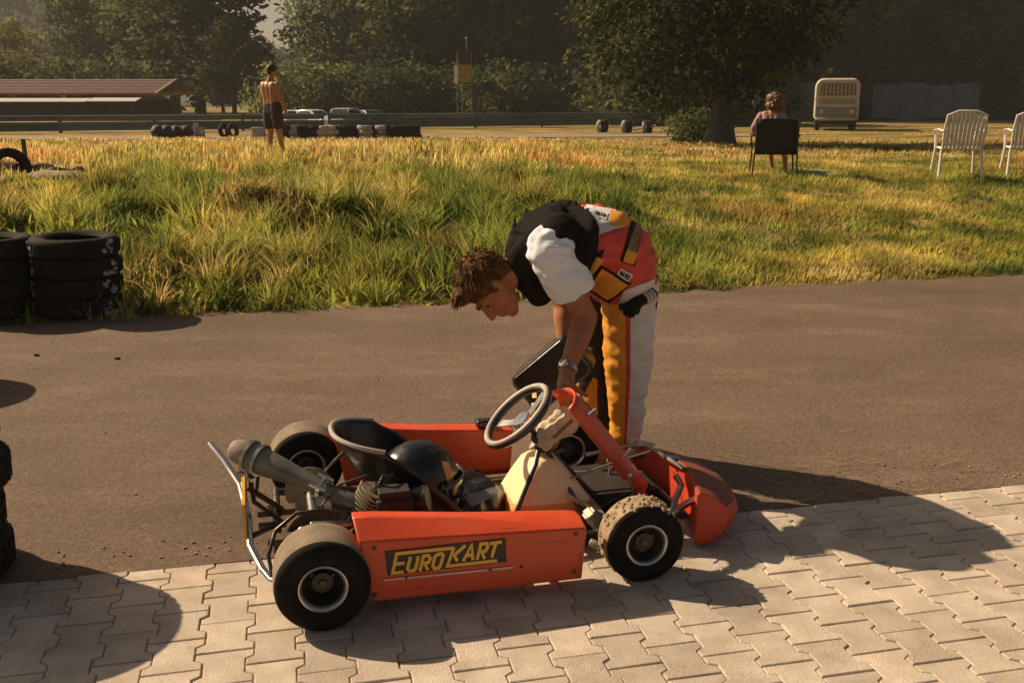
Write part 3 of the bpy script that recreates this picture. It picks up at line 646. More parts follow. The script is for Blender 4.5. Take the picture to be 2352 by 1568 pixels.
def scuff(m, dark=(.10, .03, .02), pale=(.42, .20, .14)):
    nt = m.node_tree; N = nt.nodes; L = nt.links; b = N['Principled BSDF']; src = b.inputs['Base Color'].links[0].from_socket; tc = [x for x in N if x.type == 'TEX_COORD'][0]
    for sc, stretch, lo, hi, amt, c in ((7, (1, 1, 9), .60, .66, .55, dark), (26, (.35, 1, 5), .63, .66, .5, pale), (3, (1, 1, 2.2), .52, .75, .35, (.26, .12, .07))):
        mp = N.new('ShaderNodeMapping'); mp.inputs['Scale'].default_value = stretch; mp.inputs['Rotation'].default_value = (0, .12*sc % .6, 0); L.new(tc.outputs['Object'], mp.inputs[0])
        t = N.new('ShaderNodeTexNoise'); t.inputs['Scale'].default_value = sc; t.inputs['Detail'].default_value = 8; t.inputs['Roughness'].default_value = .7; L.new(mp.outputs[0], t.inputs['Vector'])
        r_ = N.new('ShaderNodeMapRange'); r_.inputs['From Min'].default_value = lo; r_.inputs['From Max'].default_value = hi; r_.inputs['To Max'].default_value = amt; L.new(t.outputs['Fac'], r_.inputs['Value'])
        x = N.new('ShaderNodeMix'); x.data_type = 'RGBA'; x.inputs[7].default_value = (*c, 1); L.new(r_.outputs[0], x.inputs[0]); L.new(src, x.inputs[6]); src = x.outputs[2]
    L.new(src, b.inputs['Base Color'])
scuff(M_red); scuff(M_dred)
# side pods
def pod(sgn, name_label):
    root = None; mb = MB(); rings = []
    for x, bo, to, ti in ((.125, .045, .245, .298), (.16, .045, .2435, .295), (.45, .042, .231, .262), (.78, .04, .2175, .234), (.812, .04, .216, .228)):
        dx = (lambda z: (.03 if x < .14 else 0)*(1 - z/.245)) if x < .14 else ((lambda z: -.022*math.sin(math.pi*min(1, z/.216))) if x > .8 else (lambda z: 0))
        sl = .02 if x < .14 else 0
        prof = [(-.505, bo), (-.53, bo+.006), (-.532, (bo+to)/2), (-.531, to), (-.462, ti), (-.405, ti-.006), (-.395, .07), (-.42, bo)]
        rings.append([(x + dx(z) - sl*(z/.3), -sgn*y*-1 if False else (y if sgn < 0 else -y), z) for y, z in prof])
    mb.loft(rings, True)
    o = mb.build('side_pod', M_red, kart, angle=28, bevel=.006)
    return o
near_pod = pod(-1, 'near'); far_pod = pod(1, 'far'); near_pod['label'] = 'near red side pod carrying the black and yellow EUROKART sticker'
# sticker, lettering (flat print), pink strip on the near pod
DY = -.5345
def dpt(cx, cy, off=0.0):               # from the sticker's own drawing (2020 x 390 units)
    a = (cx - 90)/2010; yt = 230 - 185*a; yb = 615 - 215*a; b = (yb - cy)/(yb - yt)
    return Vector((.187 + .364*a, DY - off, .1345 + .0765*b))
mb = MB(); mb.loft([[dpt(x, y, o_) for x, y in ((78, 235), (2095, 42), (2112, 398), (108, 622))] for o_ in (-.002, .0005)], True)
mb.build('sticker', M_decal, near_pod, smooth=False)
strokes = [[(1215, 182), (268, 268), (192, 580), (372, 558)], [(240, 432), (392, 415)],
           [(494, 318), (438, 505), (470, 548), (545, 535), (578, 490), (622, 305)],
           [(640, 548), (704, 308), (795, 297), (818, 345), (790, 405), (690, 425)], [(722, 420), (776, 528)],
           [(930, 285), (890, 330), (858, 465), (885, 505), (955, 495), (985, 455), (1038, 300), (1015, 268), (930, 285)],
           [(1218, 172), (1098, 466), (1948, 378)], [(1412, 140), (1212, 300)], [(1216, 290), (1272, 388)],
           [(1368, 388), (1518, 128), (1532, 372)], [(1428, 300), (1528, 290)],
           [(1604, 362), (1672, 120), (1772, 112), (1790, 158), (1752, 228), (1650, 242)], [(1690, 240), (1732, 352)],
           [(1822, 118), (2032, 88)], [(1930, 104), (1852, 330)]]
mb = MB()
for k, st in enumerate(strokes):
    hw = 26 if k not in (0, 6) else 25; P = [Vector((x, -y)) for x, y in st]; Lf, Rt = [], []; closed = st[0] == st[-1]
    for i, p in enumerate(P):
        if closed and i in (0, len(P)-1): e1 = (P[-1]-P[-2]).normalized(); e2 = (P[1]-P[0]).normalized()
        else: e1 = (P[i]-P[max(0, i-1)]) if i else (P[1]-P[0]); e2 = (P[i+1]-P[i]) if i < len(P)-1 else e1; e1 = e1.normalized(); e2 = e2.normalized()
        n_ = Vector((-e1.y-e2.y, e1.x+e2.x)); n_ = n_.normalized()/max(.55, math.cos(e1.angle(e2)/2)) if n_.length > 1e-6 else Vector((-e1.y, e1.x))
        Lf.append(p + n_*hw); Rt.append(p - n_*hw)
    off = .0011 + .00006*k
    for i in range(len(P)-1): mb.add([dpt(q.x, -q.y, off) for q in (Lf[i], Lf[i+1], Rt[i+1], Rt[i])], [(0, 1, 2, 3)])
mb.build('lettering', M_yel, near_pod, smooth=False)
mb = MB()
for a, b in ((.0, .16), (.178, .795), (.825, 1.0)):
    p, q = Vector((.179 + .395*a, DY - .001, .1205 - .006*a)), Vector((.179 + .395*b, DY - .001, .1205 - .006*b)); mb.tube([p, q], .0032, 6)
mb.build('trim_strip', M_pink, near_pod)
mb = MB()
for x in (.245, .505, .6): mb.ell((x, DY-.001, .1195 - .006*(x-.18)/.395), .004, 8, 6)
mb.build('bolt', M_mblk, near_pod)

# wheels
def wheel(x, y, rad, wid, sgn, tread, rimr, steer=0.0, seed=0, knobbly=False):
    w = bpy.data.objects.new('wheel', None); link(w, kart); kid(w, kart); w.location = (x, y, rad - .002); w.rotation_euler = (0, 0, steer); w.empty_display_size = .05
    h = wid/2; R_ = rad
    prof_side = [(rimr-.002, -h*.80), (rimr+.006, -h*.93), (R_*.72, -h*1.03), (R_*.86, -h*1.0), (R_*.945, -h*.90), (R_*.985, -h*.74)]
    prof_tread = [(R_*.985, -h*.74), (R_*.998, -h*.45), (R_, 0), (R_*.998, h*.45), (R_*.985, h*.74)]
    mb = MB(); n = 56
    mb.lathe(prof_side, n, axis='Y', mi=0); mb.lathe(prof_tread, n, axis='Y', mi=1); mb.lathe([(a, -b) for a, b in reversed(prof_side)], n, axis='Y', mi=0)
    mb.lathe([(rimr-.002, -h*.80), (rimr-.004, 0), (rimr-.002, h*.80)], n, axis='Y', mi=0)
    if knobbly:
        g = random.Random(seed)
        for k in range(150):
            a = g.uniform(0, 6.28); yy = g.uniform(-h*.85, h*.85); r0 = R_*(.992 if abs(yy) < h*.6 else .965); s_ = g.uniform(.003, .009)
            mb.ell((r0*math.cos(a), yy, r0*math.sin(a)), (s_, s_*1.3, s_), 6, 4, mi=1)
    ty = mb.build('tyre', [M_rub, tread], w, angle=50)
    rb = MB()
    for s_ in (-1, 1):
        rb.lathe([(rimr-.006, s_*h*.80), (rimr+.004, s_*h*.86), (rimr+.0055, s_*h*.98), (rimr+.002, s_*h*1.0), (rimr-.003, s_*h*.95), (rimr-.006, s_*h*.80)], n, axis='Y', mi=1)
    rb.lathe([(rimr-.0045, -h*.80), (rimr-.014, -h*.5), (rimr-.02, -h*.2), (rimr*.62, -h*.16), (.03, -h*.22), (.03, -h*.5), (.018, -h*.52), (.0, -h*.52)], n, axis='Y', mi=0)
    rb.lathe([(rimr-.0045, h*.80), (rimr-.014, h*.5), (rimr-.02, h*.2), (rimr*.62, h*.1), (.0, h*.1)], n, axis='Y', mi=0)
    rb.build('rim', [mat('wheel_grey', (.045, .043, .038), rough=.5, metal=.4, var=.3, scale=12), mat('rim_lip', (.55, .53, .49), rough=.3, metal=.8, var=.1)], w)
    nb = MB(); nb.lathe([(.0, -h*.62), (.012, -h*.62), (.012, -h*.5)], 6, axis='Y')
    for k in range(3): a = k*2.094 + .4; nb.lathe([(0, -h*.36), (.006, -h*.36), (.006, -h*.1)], 6, axis='Y', M=Matrix.Translation((.034*math.cos(a), 0, .034*math.sin(a))))
    nb.build('hub_nut', M_dsteel, w, smooth=False)
    return w
RW = wheel(0, -.50, .141, .18, -1, M_slick, .066); wheel(0, .50, .141, .18, 1, M_slick, .066)
wheel(1.016, -.462, .131, .122, -1, M_mud, .064, R(-1), 3, True); wheel(1.035, .43, .131, .122, 1, M_mud, .064, R(-3), 4, True)

# frame, floor tray, axles
mb = MB()
for s in (-1, 1):
    mb.tube([(-.12, s*.30, .10), (.1, s*.31, .065), (.55, s*.33, .055), (.82, s*.27, .055), (1.05, s*.22, .06), (1.28, s*.2, .07)], .015, 8)
mb.tube([(.42, -.33, .055), (.42, .33, .055)], .014, 8); mb.tube([(.86, -.27, .055), (.86, .27, .055)], .014, 8)
mb.tube([(-.12, -.30, .10), (-.12, .30, .10)], .014, 8); mb.tube([(1.28, -.2, .07), (1.28, .2, .07)], .014, 8)
mb.tube([(.28, -.47, .07), (.28, .47, .07)], .011, 8); mb.tube([(.66, -.47, .07), (.66, .47, .07)], .011, 8)
mb.build('frame', M_dsteel, kart)
mb = MB(); mb.prism([(.40, -.30), (1.26, -.185), (1.26, .185), (.40, .30)], .032, .037); mb.build('floor_tray', M_mblk, kart, smooth=False)
mb = MB(); mb.tube([(0, -.52, .139), (0, .52, .139)], .016, 10); mb.build('rear_axle', M_steel, kart)
mb = MB(); mb.lathe([(.025, 0), (.088, 0), (.088, .006), (.025, .006)], 24, axis='Y', M=Matrix.Translation((0, .18, .139)), closed_prof=True); mb.build('brake_disc', M_steel, kart)
mb = MB(); mb.lathe([(.025, 0), (.092, 0), (.092, .004), (.025, .004)], 40, axis='Y', M=Matrix.Translation((0, -.235, .139)), closed_prof=True); mb.build('sprocket', M_dsteel, kart)
# front axle, stub axles, torsion bar, tie rods, pedals
mb = MB(); mb.box((.055, .62, .035), (.95, 0, .105)); mb.build('front_beam', M_alu, kart, bevel=.005)
for s in (-1, 1):
    mb = MB(); q = Matrix.Translation((.925, s*.335, .12)) @ Matrix.Rotation(R(-38), 4, 'Y') @ Matrix.Rotation(R(-8*s), 4, 'X')
    mb.box((.028, .05, .165), (0, 0, 0), q); mb.box((.045, .035, .06), (.0, 0, .05), q); mb.tube([(.93, s*.33, .13), (1.016, s*.40, .13)], .012, 8); mb.tube([(.885, s*.34, .075), (.93, s*.37, .06)], .014, 8)
    mb.build('stub_axle', M_alu, kart, bevel=.004)
    mb = MB(); mb.tube([(.84, s*.03, .16), (.955, s*.37, .15)], .008, 8); mb.ell((.955, s*.37, .15), .013, 8, 6); mb.build('tie_rod', M_chrome, kart)
for s, nm in ((-1, 'throttle'), (1, 'brake')):
    mb = MB(); mb.tube([(1.10, s*.12, .05), (1.12, s*.12, .15), (1.10, s*.13, .215), (1.09, s*.165, .225)], .007, 8); mb.build('pedal', M_chrome, kart)
mb = MB(); mb.tube([(.5, .26, .07), (.9, .20, .12), (1.25, .12, .115)], .0035, 6); mb.tube([(.88, -.12, .215), (1.08, .02, .20), (1.27, .1, .205)], .0035, 6); mb.build('cable', mat('grey_cable', (.28, .26, .22), rough=.5), kart)
# black box in front of the tank, standing in for shade over the floor
mb = MB(); mb.box((.30, .30, .06), (1.10, .10, .085)); mb.box((.26, .26, .006), (1.10, .10, .118)); mb.build('shade_box', M_mblk, kart, bevel=.008)

# bucket seat: horseshoe rings from the bottom to the rim
mb = MB(); rings = []
lev = [(.045, .285, .54, .150), (.055, .262, .545, .168), (.10, .235, .525, .182), (.18, .192, .47, .190), (.26, .150, .395, .190), (.33, .112, .325, .184), (.375, .092, .265, .176), (.398, .080, .235, .172)]
PH = [R(a) for a in np.linspace(-90, 90, 25)]
for z, xb, xf, w in lev:
    ring = []
    for ph in PH:
        c = 1 - abs(math.cos(ph))**1.1; y = w*math.copysign(abs(math.sin(ph))**.8, ph); ring.append((xb + (xf-xb)*c, y, z + .02*(1-c) - (.012 if z > .36 else 0)*c))
    rings.append(ring)
mb.loft(rings, cap=False, closed=False)
mb.add([(.30, -.16, .047), (.56, -.16, .05), (.56, .16, .05), (.30, .16, .047)], [(0, 1, 2, 3)])
seat = mb.build('seat', M_seat, kart, solid=.007)
mb = MB(); top = []
for (x, y, z), ph in zip(rings[-1], PH): top.append((x - .006*math.cos(ph), y*1.02, z + .002))
mb.tube(top, .0085, 8); mb.build('seat_edge', M_edge, seat)
for s in (-1, 1):
    mb = MB(); mb.tube([(.16, s*.19, .30), (.10, s*.25, .22), (.02, s*.28, .12)], .008, 8); mb.build('seat_stay', M_dsteel, kart)

# engine with leaning finned cylinder on the near side
eng = bpy.data.objects.new('engine', None); link(eng, kart); kid(eng, kart)
mb = MB(); mb.box((.16, .12, .12), (.135, -.262, .135)); mb.tube([(.13, -.335, .14), (.13, -.19, .14)], .062, 18); mb.box((.10, .09, .05), (.06, -.27, .10)); mb.tube([(.05, -.345, .15), (.05, -.30, .15)], .04, 16)
mb.build('crankcase', mat('engine_black', (.03, .026, .022), rough=.5, metal=.5, var=.4, scale=20, bump=.2), eng, bevel=.008)
Q = Matrix.Translation((.150, -.235, .185)) @ Matrix.Rotation(R(24), 4, 'Y') @ Matrix.Rotation(R(8), 4, 'X')
mb = MB()
for k in range(9):
    z = .012 + k*.0125; r_ = .058 if k < 8 else .052
    mb.lathe([(.03, z), (r_, z), (r_, z+.0042), (.03, z+.0042)], 22, M=Q, closed_prof=True)
mb.build('cooling_fins', mat('fin_alloy', (.30, .265, .18), rough=.55, metal=.4, var=.15, scale=12), eng, angle=30)
mb = MB(); mb.lathe([(0, 0), (.032, 0), (.032, .118), (.02, .125), (.02, .14), (0, .14)], 16, M=Q); mb.build('cylinder', M_dsteel, eng)
mb = MB(); mb.tube([Q @ Vector((0, 0, .138)), Q @ Vector((0, 0, .17)), Q @ Vector((.03, .02, .175)), Vector((.20, -.12, .25))], [.009, .009, .006, .004], 8); mb.build('spark_plug_lead', M_blk, eng)
mb = MB(); mb.tube([(.235, -.235, .22), (.30, -.235, .23)], .026, 12); mb.box((.05, .06, .07), (.275, -.235, .225)); mb.tube([(.30, -.24, .235), (.36, -.26, .25)], .045, 16); mb.ell((.29, -.262, .285), .012, 8, 6); mb.tube([(.245, -.285, .275), (.262, -.292, .245)], .006, 8)
mb.build('carburettor', M_blk, eng, bevel=.004)
mb = MB(); mb.box((.115, .085, .11), (.245, -.285, .225)); mb.box((.10, .075, .03), (.245, -.285, .292))
for k in range(6): mb.box((.006, .095, .118), (.20 + .018*k, -.285, .226))
mb.build('airbox', M_mblk, eng, bevel=.004)
mb = MB(); mb.tube([(-.02, -.30, .215), (.06, -.30, .205), (.12, -.27, .19)], [.012, .016, .02], 10); mb.box((.05, .03, .13), (.03, -.20, .21)); mb.ell((-.045, -.315, .20), (.018, .016, .02), 10, 8)
mb.build('bracket', M_steel, eng, bevel=.003)
# chain, hoses and small fittings
mb = MB(); ch = []
for k in range(13): a = R(90 + 180*k/12); ch.append((.0 + .096*math.cos(a), -.233, .139 + .096*math.sin(a)))
for k in range(9): a = R(-90 + 180*k/8); ch.append((.135 + .034*math.cos(a), -.233, .14 + .034*math.sin(a)))
ch.append(ch[0]); mb.tube(ch, .0065, 6, flat=.6); mb.build('chain', M_rusty, kart)
for nm, pts, r_, m_ in (('fuel_hose', [(.69, -.10, .06), (.60, -.22, .075), (.45, -.27, .09), (.33, -.28, .15), (.285, -.25, .20)], .0045, mat('amber_hose', (.45, .27, .07), rough=.3)),
                        ('brake_hose', [(1.08, .14, .10), (.80, .24, .085), (.45, .30, .09), (.12, .24, .10), (.03, .20, .16)], .004, M_blk),
                        ('throttle_cable', [(1.09, -.12, .14), (.90, -.20, .10), (.60, -.29, .09), (.40, -.31, .16), (.29, -.27, .28)], .0035, M_blk),
                        ('ignition_lead', [(.06, -.30, .20), (.02, -.26, .26), (.08, -.20, .30), (.17, -.215, .33)], .004, M_blk)):
    mb = MB(); mb.tube(pts, r_, 6); mb.build(nm, m_, kart)
for sx, sy, sz in ((.152, -.5345, .075), (.77, -.5345, .075), (.155, -.5345, .225), (.775, -.5345, .20)):
    mb = MB(); mb.lathe([(0, -.003), (.006, -.002), (.007, .002)], 10, axis='Y', M=Matrix.Translation((sx, sy, sz))); mb.build('rivet', M_dsteel, near_pod)
# exhaust: header, clamps, cone, end cap
exh = bpy.data.objects.new('exhaust', None); link(exh, kart); kid(exh, kart)
EP = [Vector(p) for p in ((.150, -.245, .245), (.075, -.218, .268), (.028, -.19, .292), (-.20, -.035, .368), (-.262, .007, .386))]
ax = (EP[3]-EP[2]).normalized()
mb = MB(); mb.tube([EP[0], EP[1], EP[2]], [.027, .026, .022], 18); mb.build('header_pipe', M_muf, exh)
L0 = (EP[3]-EP[2]).length
QA = Matrix.Translation(EP[2]) @ ax.to_track_quat('Z', 'Y').to_matrix().to_4x4()
mb = MB(); mb.lathe([(.0, .0), (.022, .0), (.024, .02), (.030, .075), (.038, .15), (.043, .20), (.0485, L0-.012), (.047, L0-.004), (.0, L0-.004)], 36, M=QA); mb.build('muffler', M_muf, exh, angle=50)
mb = MB(); mb.lathe([(.0, L0-.002), (.039, L0-.002), (.041, L0+.005), (.041, L0+.025), (.038, L0+.045), (.030, L0+.060), (.014, L0+.068), (0, L0+.07)], 32, M=QA); mb.build('end_cap', mat('dusty_cap', (.25, .215, .165), rough=.75, metal=.2, var=.2, scale=20), exh)
for k, zz in enumerate((L0-.015, L0-.055)):
    mb = MB(); mb.lathe([(.0475 - .045*k/1.0*.06, zz), (.055, zz), (.055, zz+.012), (.0475, zz+.012)], 32, M=QA, closed_prof=True); mb.box((.024, .012, .02), (0.035, -.055, zz+.008), QA); mb.build('clamp_band', M_steel, exh)
mb = MB()
for a in (.4, 1.9, 3.6, 5.0):
    mb.tube([QA @ Vector((.034*math.cos(a), .034*math.sin(a), -.03)), QA @ Vector((.036*math.cos(a), .036*math.sin(a), .03))], .006, 8)
mb.lathe([(.028, -.008), (.037, -.008), (.037, .006), (.028, .006)], 20, M=QA, closed_prof=True); mb.build('spring', M_chrome, exh)
mb = MB(); mb.tube([EP[3] + Vector((0, 0, -.06)), (-.19, -.03, .20), (-.10, -.02, .115)], .008, 8); mb.tube([EP[3] + Vector((.03, 0, -.06)), (-.18, .03, .22)], .006, 8); mb.build('muffler_stay', M_dsteel, exh)

# rear bumper with its plate and the loop at the near rear corner
mb = MB()
pth = [Vector(p) for p in ((-.338, .31, .303), (-.29, .22, .268), (-.235, .10, .215), (-.212, -.05, .165), (-.206, -.2, .122), (-.17, -.33, .10), (-.145, -.40, .095), (-.10, -.42, .10))]
mb.tube(pth, .0115, 10, flat=.7); mb.build('rear_bumper', M_chrome, kart)
mb = MB(); mb.loft([[(-.215, y, z), (-.225, y, z), (-.225, y, z2), (-.215, y, z2)] for y, z, z2 in ((-.17, .10, .25), (.12, .13, .31))], True); mb.build('number_plate', mat('plate_yellow', (.70, .40, .06), rough=.5), kart, smooth=False)
mb = MB(); mb.tube([(-.14, -.40, .095), (-.150, -.37, .16), (-.125, -.34, .225), (-.06, -.31, .262), (.02, -.30, .262), (.08, -.29, .24)], .0065, 8); mb.build('rear_loop', M_dsteel, kart)
for parts_ in ((((.09, .03, .012), (-.135, -.05, .12)), [(-.205, -.15, .13), (-.13, -.06, .12), (-.1, -.2, .11)]), (((.13, .05, .022), (-.12, .12, .10)), [(-.21, .1, .2), (-.1, .1, .11)]), (((.10, .05, .02), (-.10, -.27, .165)), [(-.10, -.27, .16), (-.03, -.30, .20)])):
    mb = MB(); mb.box(*parts_[0]); mb.tube(parts_[1], .010, 8); mb.build('rear_bracket', M_rusty, kart)

# steering: wheel, hub, column
SW = Vector((.726, 0, .419)); up = Vector((.752, 0, .659)); lat = Vector((0, 1, 0)); nn = up.cross(lat).normalized()
if nn.z < 0: nn = -nn
QS = Matrix((( up.x, lat.x, nn.x, SW.x), (up.y, lat.y, nn.y, SW.y), (up.z, lat.z, nn.z, SW.z), (0, 0, 0, 1)))
sw = bpy.data.objects.new('steering_wheel', None); link(sw, kart); kid(sw, kart)
mb = MB(); n = 40; mb.tube([QS @ Vector((.137*math.cos(2*math.pi*k/n), .137*math.sin(2*math.pi*k/n), 0)) for k in range(n+1)], .0145, 12, cap=False); mb.build('rim', mat('wheel_leather', (.03, .027, .024), rough=.33, var=.2, scale=40, coat=.3), sw)
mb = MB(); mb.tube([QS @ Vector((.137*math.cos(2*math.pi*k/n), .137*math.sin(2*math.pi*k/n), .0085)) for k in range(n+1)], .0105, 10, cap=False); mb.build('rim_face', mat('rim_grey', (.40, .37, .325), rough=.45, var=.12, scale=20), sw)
mb = MB()
for a in (R(5), R(128), R(-118)):
    d = Vector((math.cos(a), math.sin(a), 0)); e = Vector((-math.sin(a), math.cos(a), 0))
    mb.loft([[QS @ (d*r_ + e*w_ + Vector((0, 0, zz))) for w_, zz in ((-w, -.0035 - dp), (w, -.0035 - dp), (w, -dp), (-w, -dp))] for r_, w, dp in ((.02, .016, .022), (.07, .014, .016), (.135, .017, .002))], True)
mb.lathe([(0, -.03), (.034, -.03), (.036, -.022), (.034, -.012), (0, -.010)], 20, M=QS); mb.build('spoke', M_chrome, sw)
mb = MB(); mb.tube([QS @ Vector((0, 0, -.02)), QS @ Vector((0, 0, -.15)), QS @ Vector((0, 0, -.40))], .0095, 10); mb.build('steering_column', M_dsteel, kart)
mb = MB(); mb.box((.05, .04, .05), (.812, -.02, .312)); mb.tube([(.80, -.03, .325), (.83, -.045, .30)], .013, 10); mb.box((.035, .05, .02), (.79, -.02, .335)); mb.build('column_clamp', M_blk, kart, bevel=.006)
mb = MB()
for s in (-1, 1): mb.tube([(.815, s*.015, .31), (.87, s*.09, .20), (.93, s*.2, .07)], .009, 8)
mb.build('column_stay', M_dsteel, kart)
mb = MB(); mb.box((.07, .05, .03), (.70, .44, .255)); mb.build('mirror_block', M_blk, kart, bevel=.008)

# translucent fuel tank with cap and strap
M_tank = bpy.data.materials.new('milky_tank'); M_tank.use_nodes = True; nt = M_tank.node_tree; N = nt.nodes; L = nt.links
b = N['Principled BSDF']; b.inputs['Roughness'].default_value = .38; b.inputs['Subsurface Weight'].default_value = .55; b.inputs['Subsurface Radius'].default_value = (.05, .03, .012); b.inputs['Subsurface Scale'].default_value = .6
tc = N.new('ShaderNodeTexCoord'); sx = N.new('ShaderNodeSeparateXYZ'); L.new(tc.outputs['Object'], sx.inputs[0]); st = N.new('ShaderNodeMapRange'); st.inputs['From Min'].default_value = .130; st.inputs['From Max'].default_value = .134; L.new(sx.outputs['Z'], st.inputs['Value'])
mx = N.new('ShaderNodeMix'); mx.data_type = 'RGBA'; mx.inputs[6].default_value = (.80, .42, .14, 1); mx.inputs[7].default_value = (.88, .72, .43, 1); L.new(st.outputs[0], mx.inputs[0]); L.new(mx.outputs[2], b.inputs['Base Color'])
mb = MB(); rings = []
for z, x0, x1, w in ((.040, .680, .945, .125), (.046, .670, .955, .132), (.075, .665, .965, .136), (.120, .678, .970, .134), (.128, .682, .967, .133), (.195, .722, .918, .112), (.245, .752, .878, .088), (.262, .768, .864, .072), (.272, .785, .855, .050), (.277, .798, .85, .030), (.296, .802, .848, .026)):
    ring = []
    for k in range(48):
        a = 2*math.pi*k/48; cx_, cy_ = math.cos(a), math.sin(a); e = .30 if z < .25 else (.5 if z < .27 else 1.0)
        ring.append(((x0+x1)/2 + (x1-x0)/2*math.copysign(abs(cx_)**e, cx_), w*math.copysign(abs(cy_)**e, cy_), z))
    rings.append(ring)
mb.loft(rings, True); tank = mb.build('fuel_tank', M_tank, kart, angle=50)
mb = MB(); mb.lathe([(.026, .0), (.026, .02), (.034, .02), (.034, .045), (.0, .047)], 20, M=Matrix.Translation((.828, .0, .288)) @ Matrix.Rotation(R(28), 4, 'Y')); mb.build('tank_cap', mat('cap_brown', (.30, .17, .09), rough=.35, var=.1), tank)
mb = MB(); sp = [(.795, -.03, .305), (.768, -.082, .262), (.738, -.105, .215), (.705, -.128, .155), (.676, -.141, .10), (.664, -.141, .05)]
mb.tube(sp, .0085, 6, flat=.35); mb.build('strap', M_blk, tank)

# nassau panel: narrow red shield leaning back over the pedals
mb = MB(); rings = []
for t in np.linspace(0, 1, 13):
    x = .925 + (1.262-.925)*t; z = .500 - (.500-.058)*t + .012*math.sin(math.pi*t); w = .105 - .045*t + (.012 if t < .08 else 0)
    nx_, nz_ = .795, .606
    ring = []
    for k in range(9):
        f = k/4 - 1; bow = .052*f*f + .006*(abs(f) > .9)
        ring.append((x - nx_*bow, w*f, z - nz_*bow))
    rings.append(ring)
mb.loft(rings, cap=False, closed=False); mb.build('front_panel', M_red, kart, solid=.006, angle=60)
mb = MB()
for y in (-.07, .07): mb.tube([(.962, y, .425), (.99, y, .445)], .006, 8)
mb.tube([(1.10, -.06, .255), (1.13, -.06, .285)], .006, 8); mb.build('panel_bolt', M_chrome, kart)

# front bumper tubes and nose cone
mb = MB(); mb.tube([(1.02, .24, .06), (1.16, .29, .09), (1.30, .28, .128), (1.365, .22, .135), (1.375, 0, .14), (1.36, -.2, .15), (1.30, -.25, .15), (1.15, -.27, .09), (1.02, -.24, .06)], .0125, 10)
mb.tube([(1.30, .05, .20), (1.36, .04, .19), (1.37, 0, .145)], .010, 8); mb.tube([(1.28, -.12, .19), (1.30, -.13, .155), (1.275, -.14, .11), (1.26, -.15, .07)], .012, 8); mb.tube([(1.05, .2, .175), (1.22, .24, .18), (1.30, .2, .19), (1.33, -.08, .195)], .0085, 8)
mb.build('front_bumper', M_steel, kart)
mb = MB(); rings = []
for y, zt, zb, xr, xf in ((-.335, .205, .02, 1.272, 1.36), (-.33, .208, .014, 1.268, 1.40), (-.28, .206, .012, 1.285, 1.452), (-.15, .20, .015, 1.33, 1.50), (0, .19, .016, 1.345, 1.515), (.15, .178, .016, 1.335, 1.505), (.27, .165, .016, 1.31, 1.465), (.315, .155, .02, 1.295, 1.41), (.32, .15, .03, 1.297, 1.37)):
    zm = zb + (zt-zb)*.52
    rings.append([(xr, y, zb+.01), (xr, y, zt-.006), (xr+.012, y, zt), (xr+(xf-xr)*.45, y, zt-.02), (xf-.018, y, zm+.03), (xf, y, zm), (xf-.03, y, zb+.035), (xr+(xf-xr)*.45, y, zb), (xr+.015, y, zb)])
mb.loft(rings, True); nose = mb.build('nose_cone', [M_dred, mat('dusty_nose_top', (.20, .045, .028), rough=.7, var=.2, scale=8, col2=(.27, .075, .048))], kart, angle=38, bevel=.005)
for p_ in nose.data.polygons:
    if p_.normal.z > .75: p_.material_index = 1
mb = MB(); mb.tube([(1.27, .30, .075), (1.275, .31, .165), (1.285, .305, .180), (1.36, .27, .165)], .0065, 8); mb.build('nose_edge_strip', M_white, nose)

# ---- things lying on the kart
def surf_patch(target, quad, nu, nv, m, name, parent, off=.003, rim=None, kk=1.0):
    """a thin patch laid on a surface: quad = four measured picture corners; rays find where it lies"""
    deps = bpy.context.evaluated_depsgraph_get(); bvh = BVHTree.FromObject(target, deps); Mi = target.matrix_world.inverted(); mb = MB(); ok = True; pts = []
    for j in range(nv+1):
        for i in range(nu+1):
            a, b_ = i/nu, j/nv
            p = [(1-a)*(1-b_)*quad[0][k] + a*(1-b_)*quad[1][k] + a*b_*quad[2][k] + (1-a)*b_*quad[3][k] for k in (0, 1)]
            d = Mi.to_3x3() @ ray(*p); o_ = Mi @ Vector((0, 0, EYE)); h = bvh.ray_cast(o_, d.normalized())
            if h[0] is None: pts.append(None); continue
            nrm = h[1] if h[1].dot(d) < 0 else -h[1]; pts.append(target.matrix_world @ (h[0] + nrm*off))
    vs = []; ix = {}
    for k, p in enumerate(pts):
        if p is not None: ix[k] = len(vs); vs.append(p)
    fs = []
    for j in range(nv):
        for i in range(nu):
            q = (j*(nu+1)+i, j*(nu+1)+i+1, (j+1)*(nu+1)+i+1, (j+1)*(nu+1)+i)
            if all(k in ix for k in q): fs.append(tuple(ix[k] for k in q))
    if not fs: return None
    PM = parent.matrix_world.inverted(); mb.add([PM @ v for v in vs], fs)
    return mb.build(name, m, parent, angle=180)

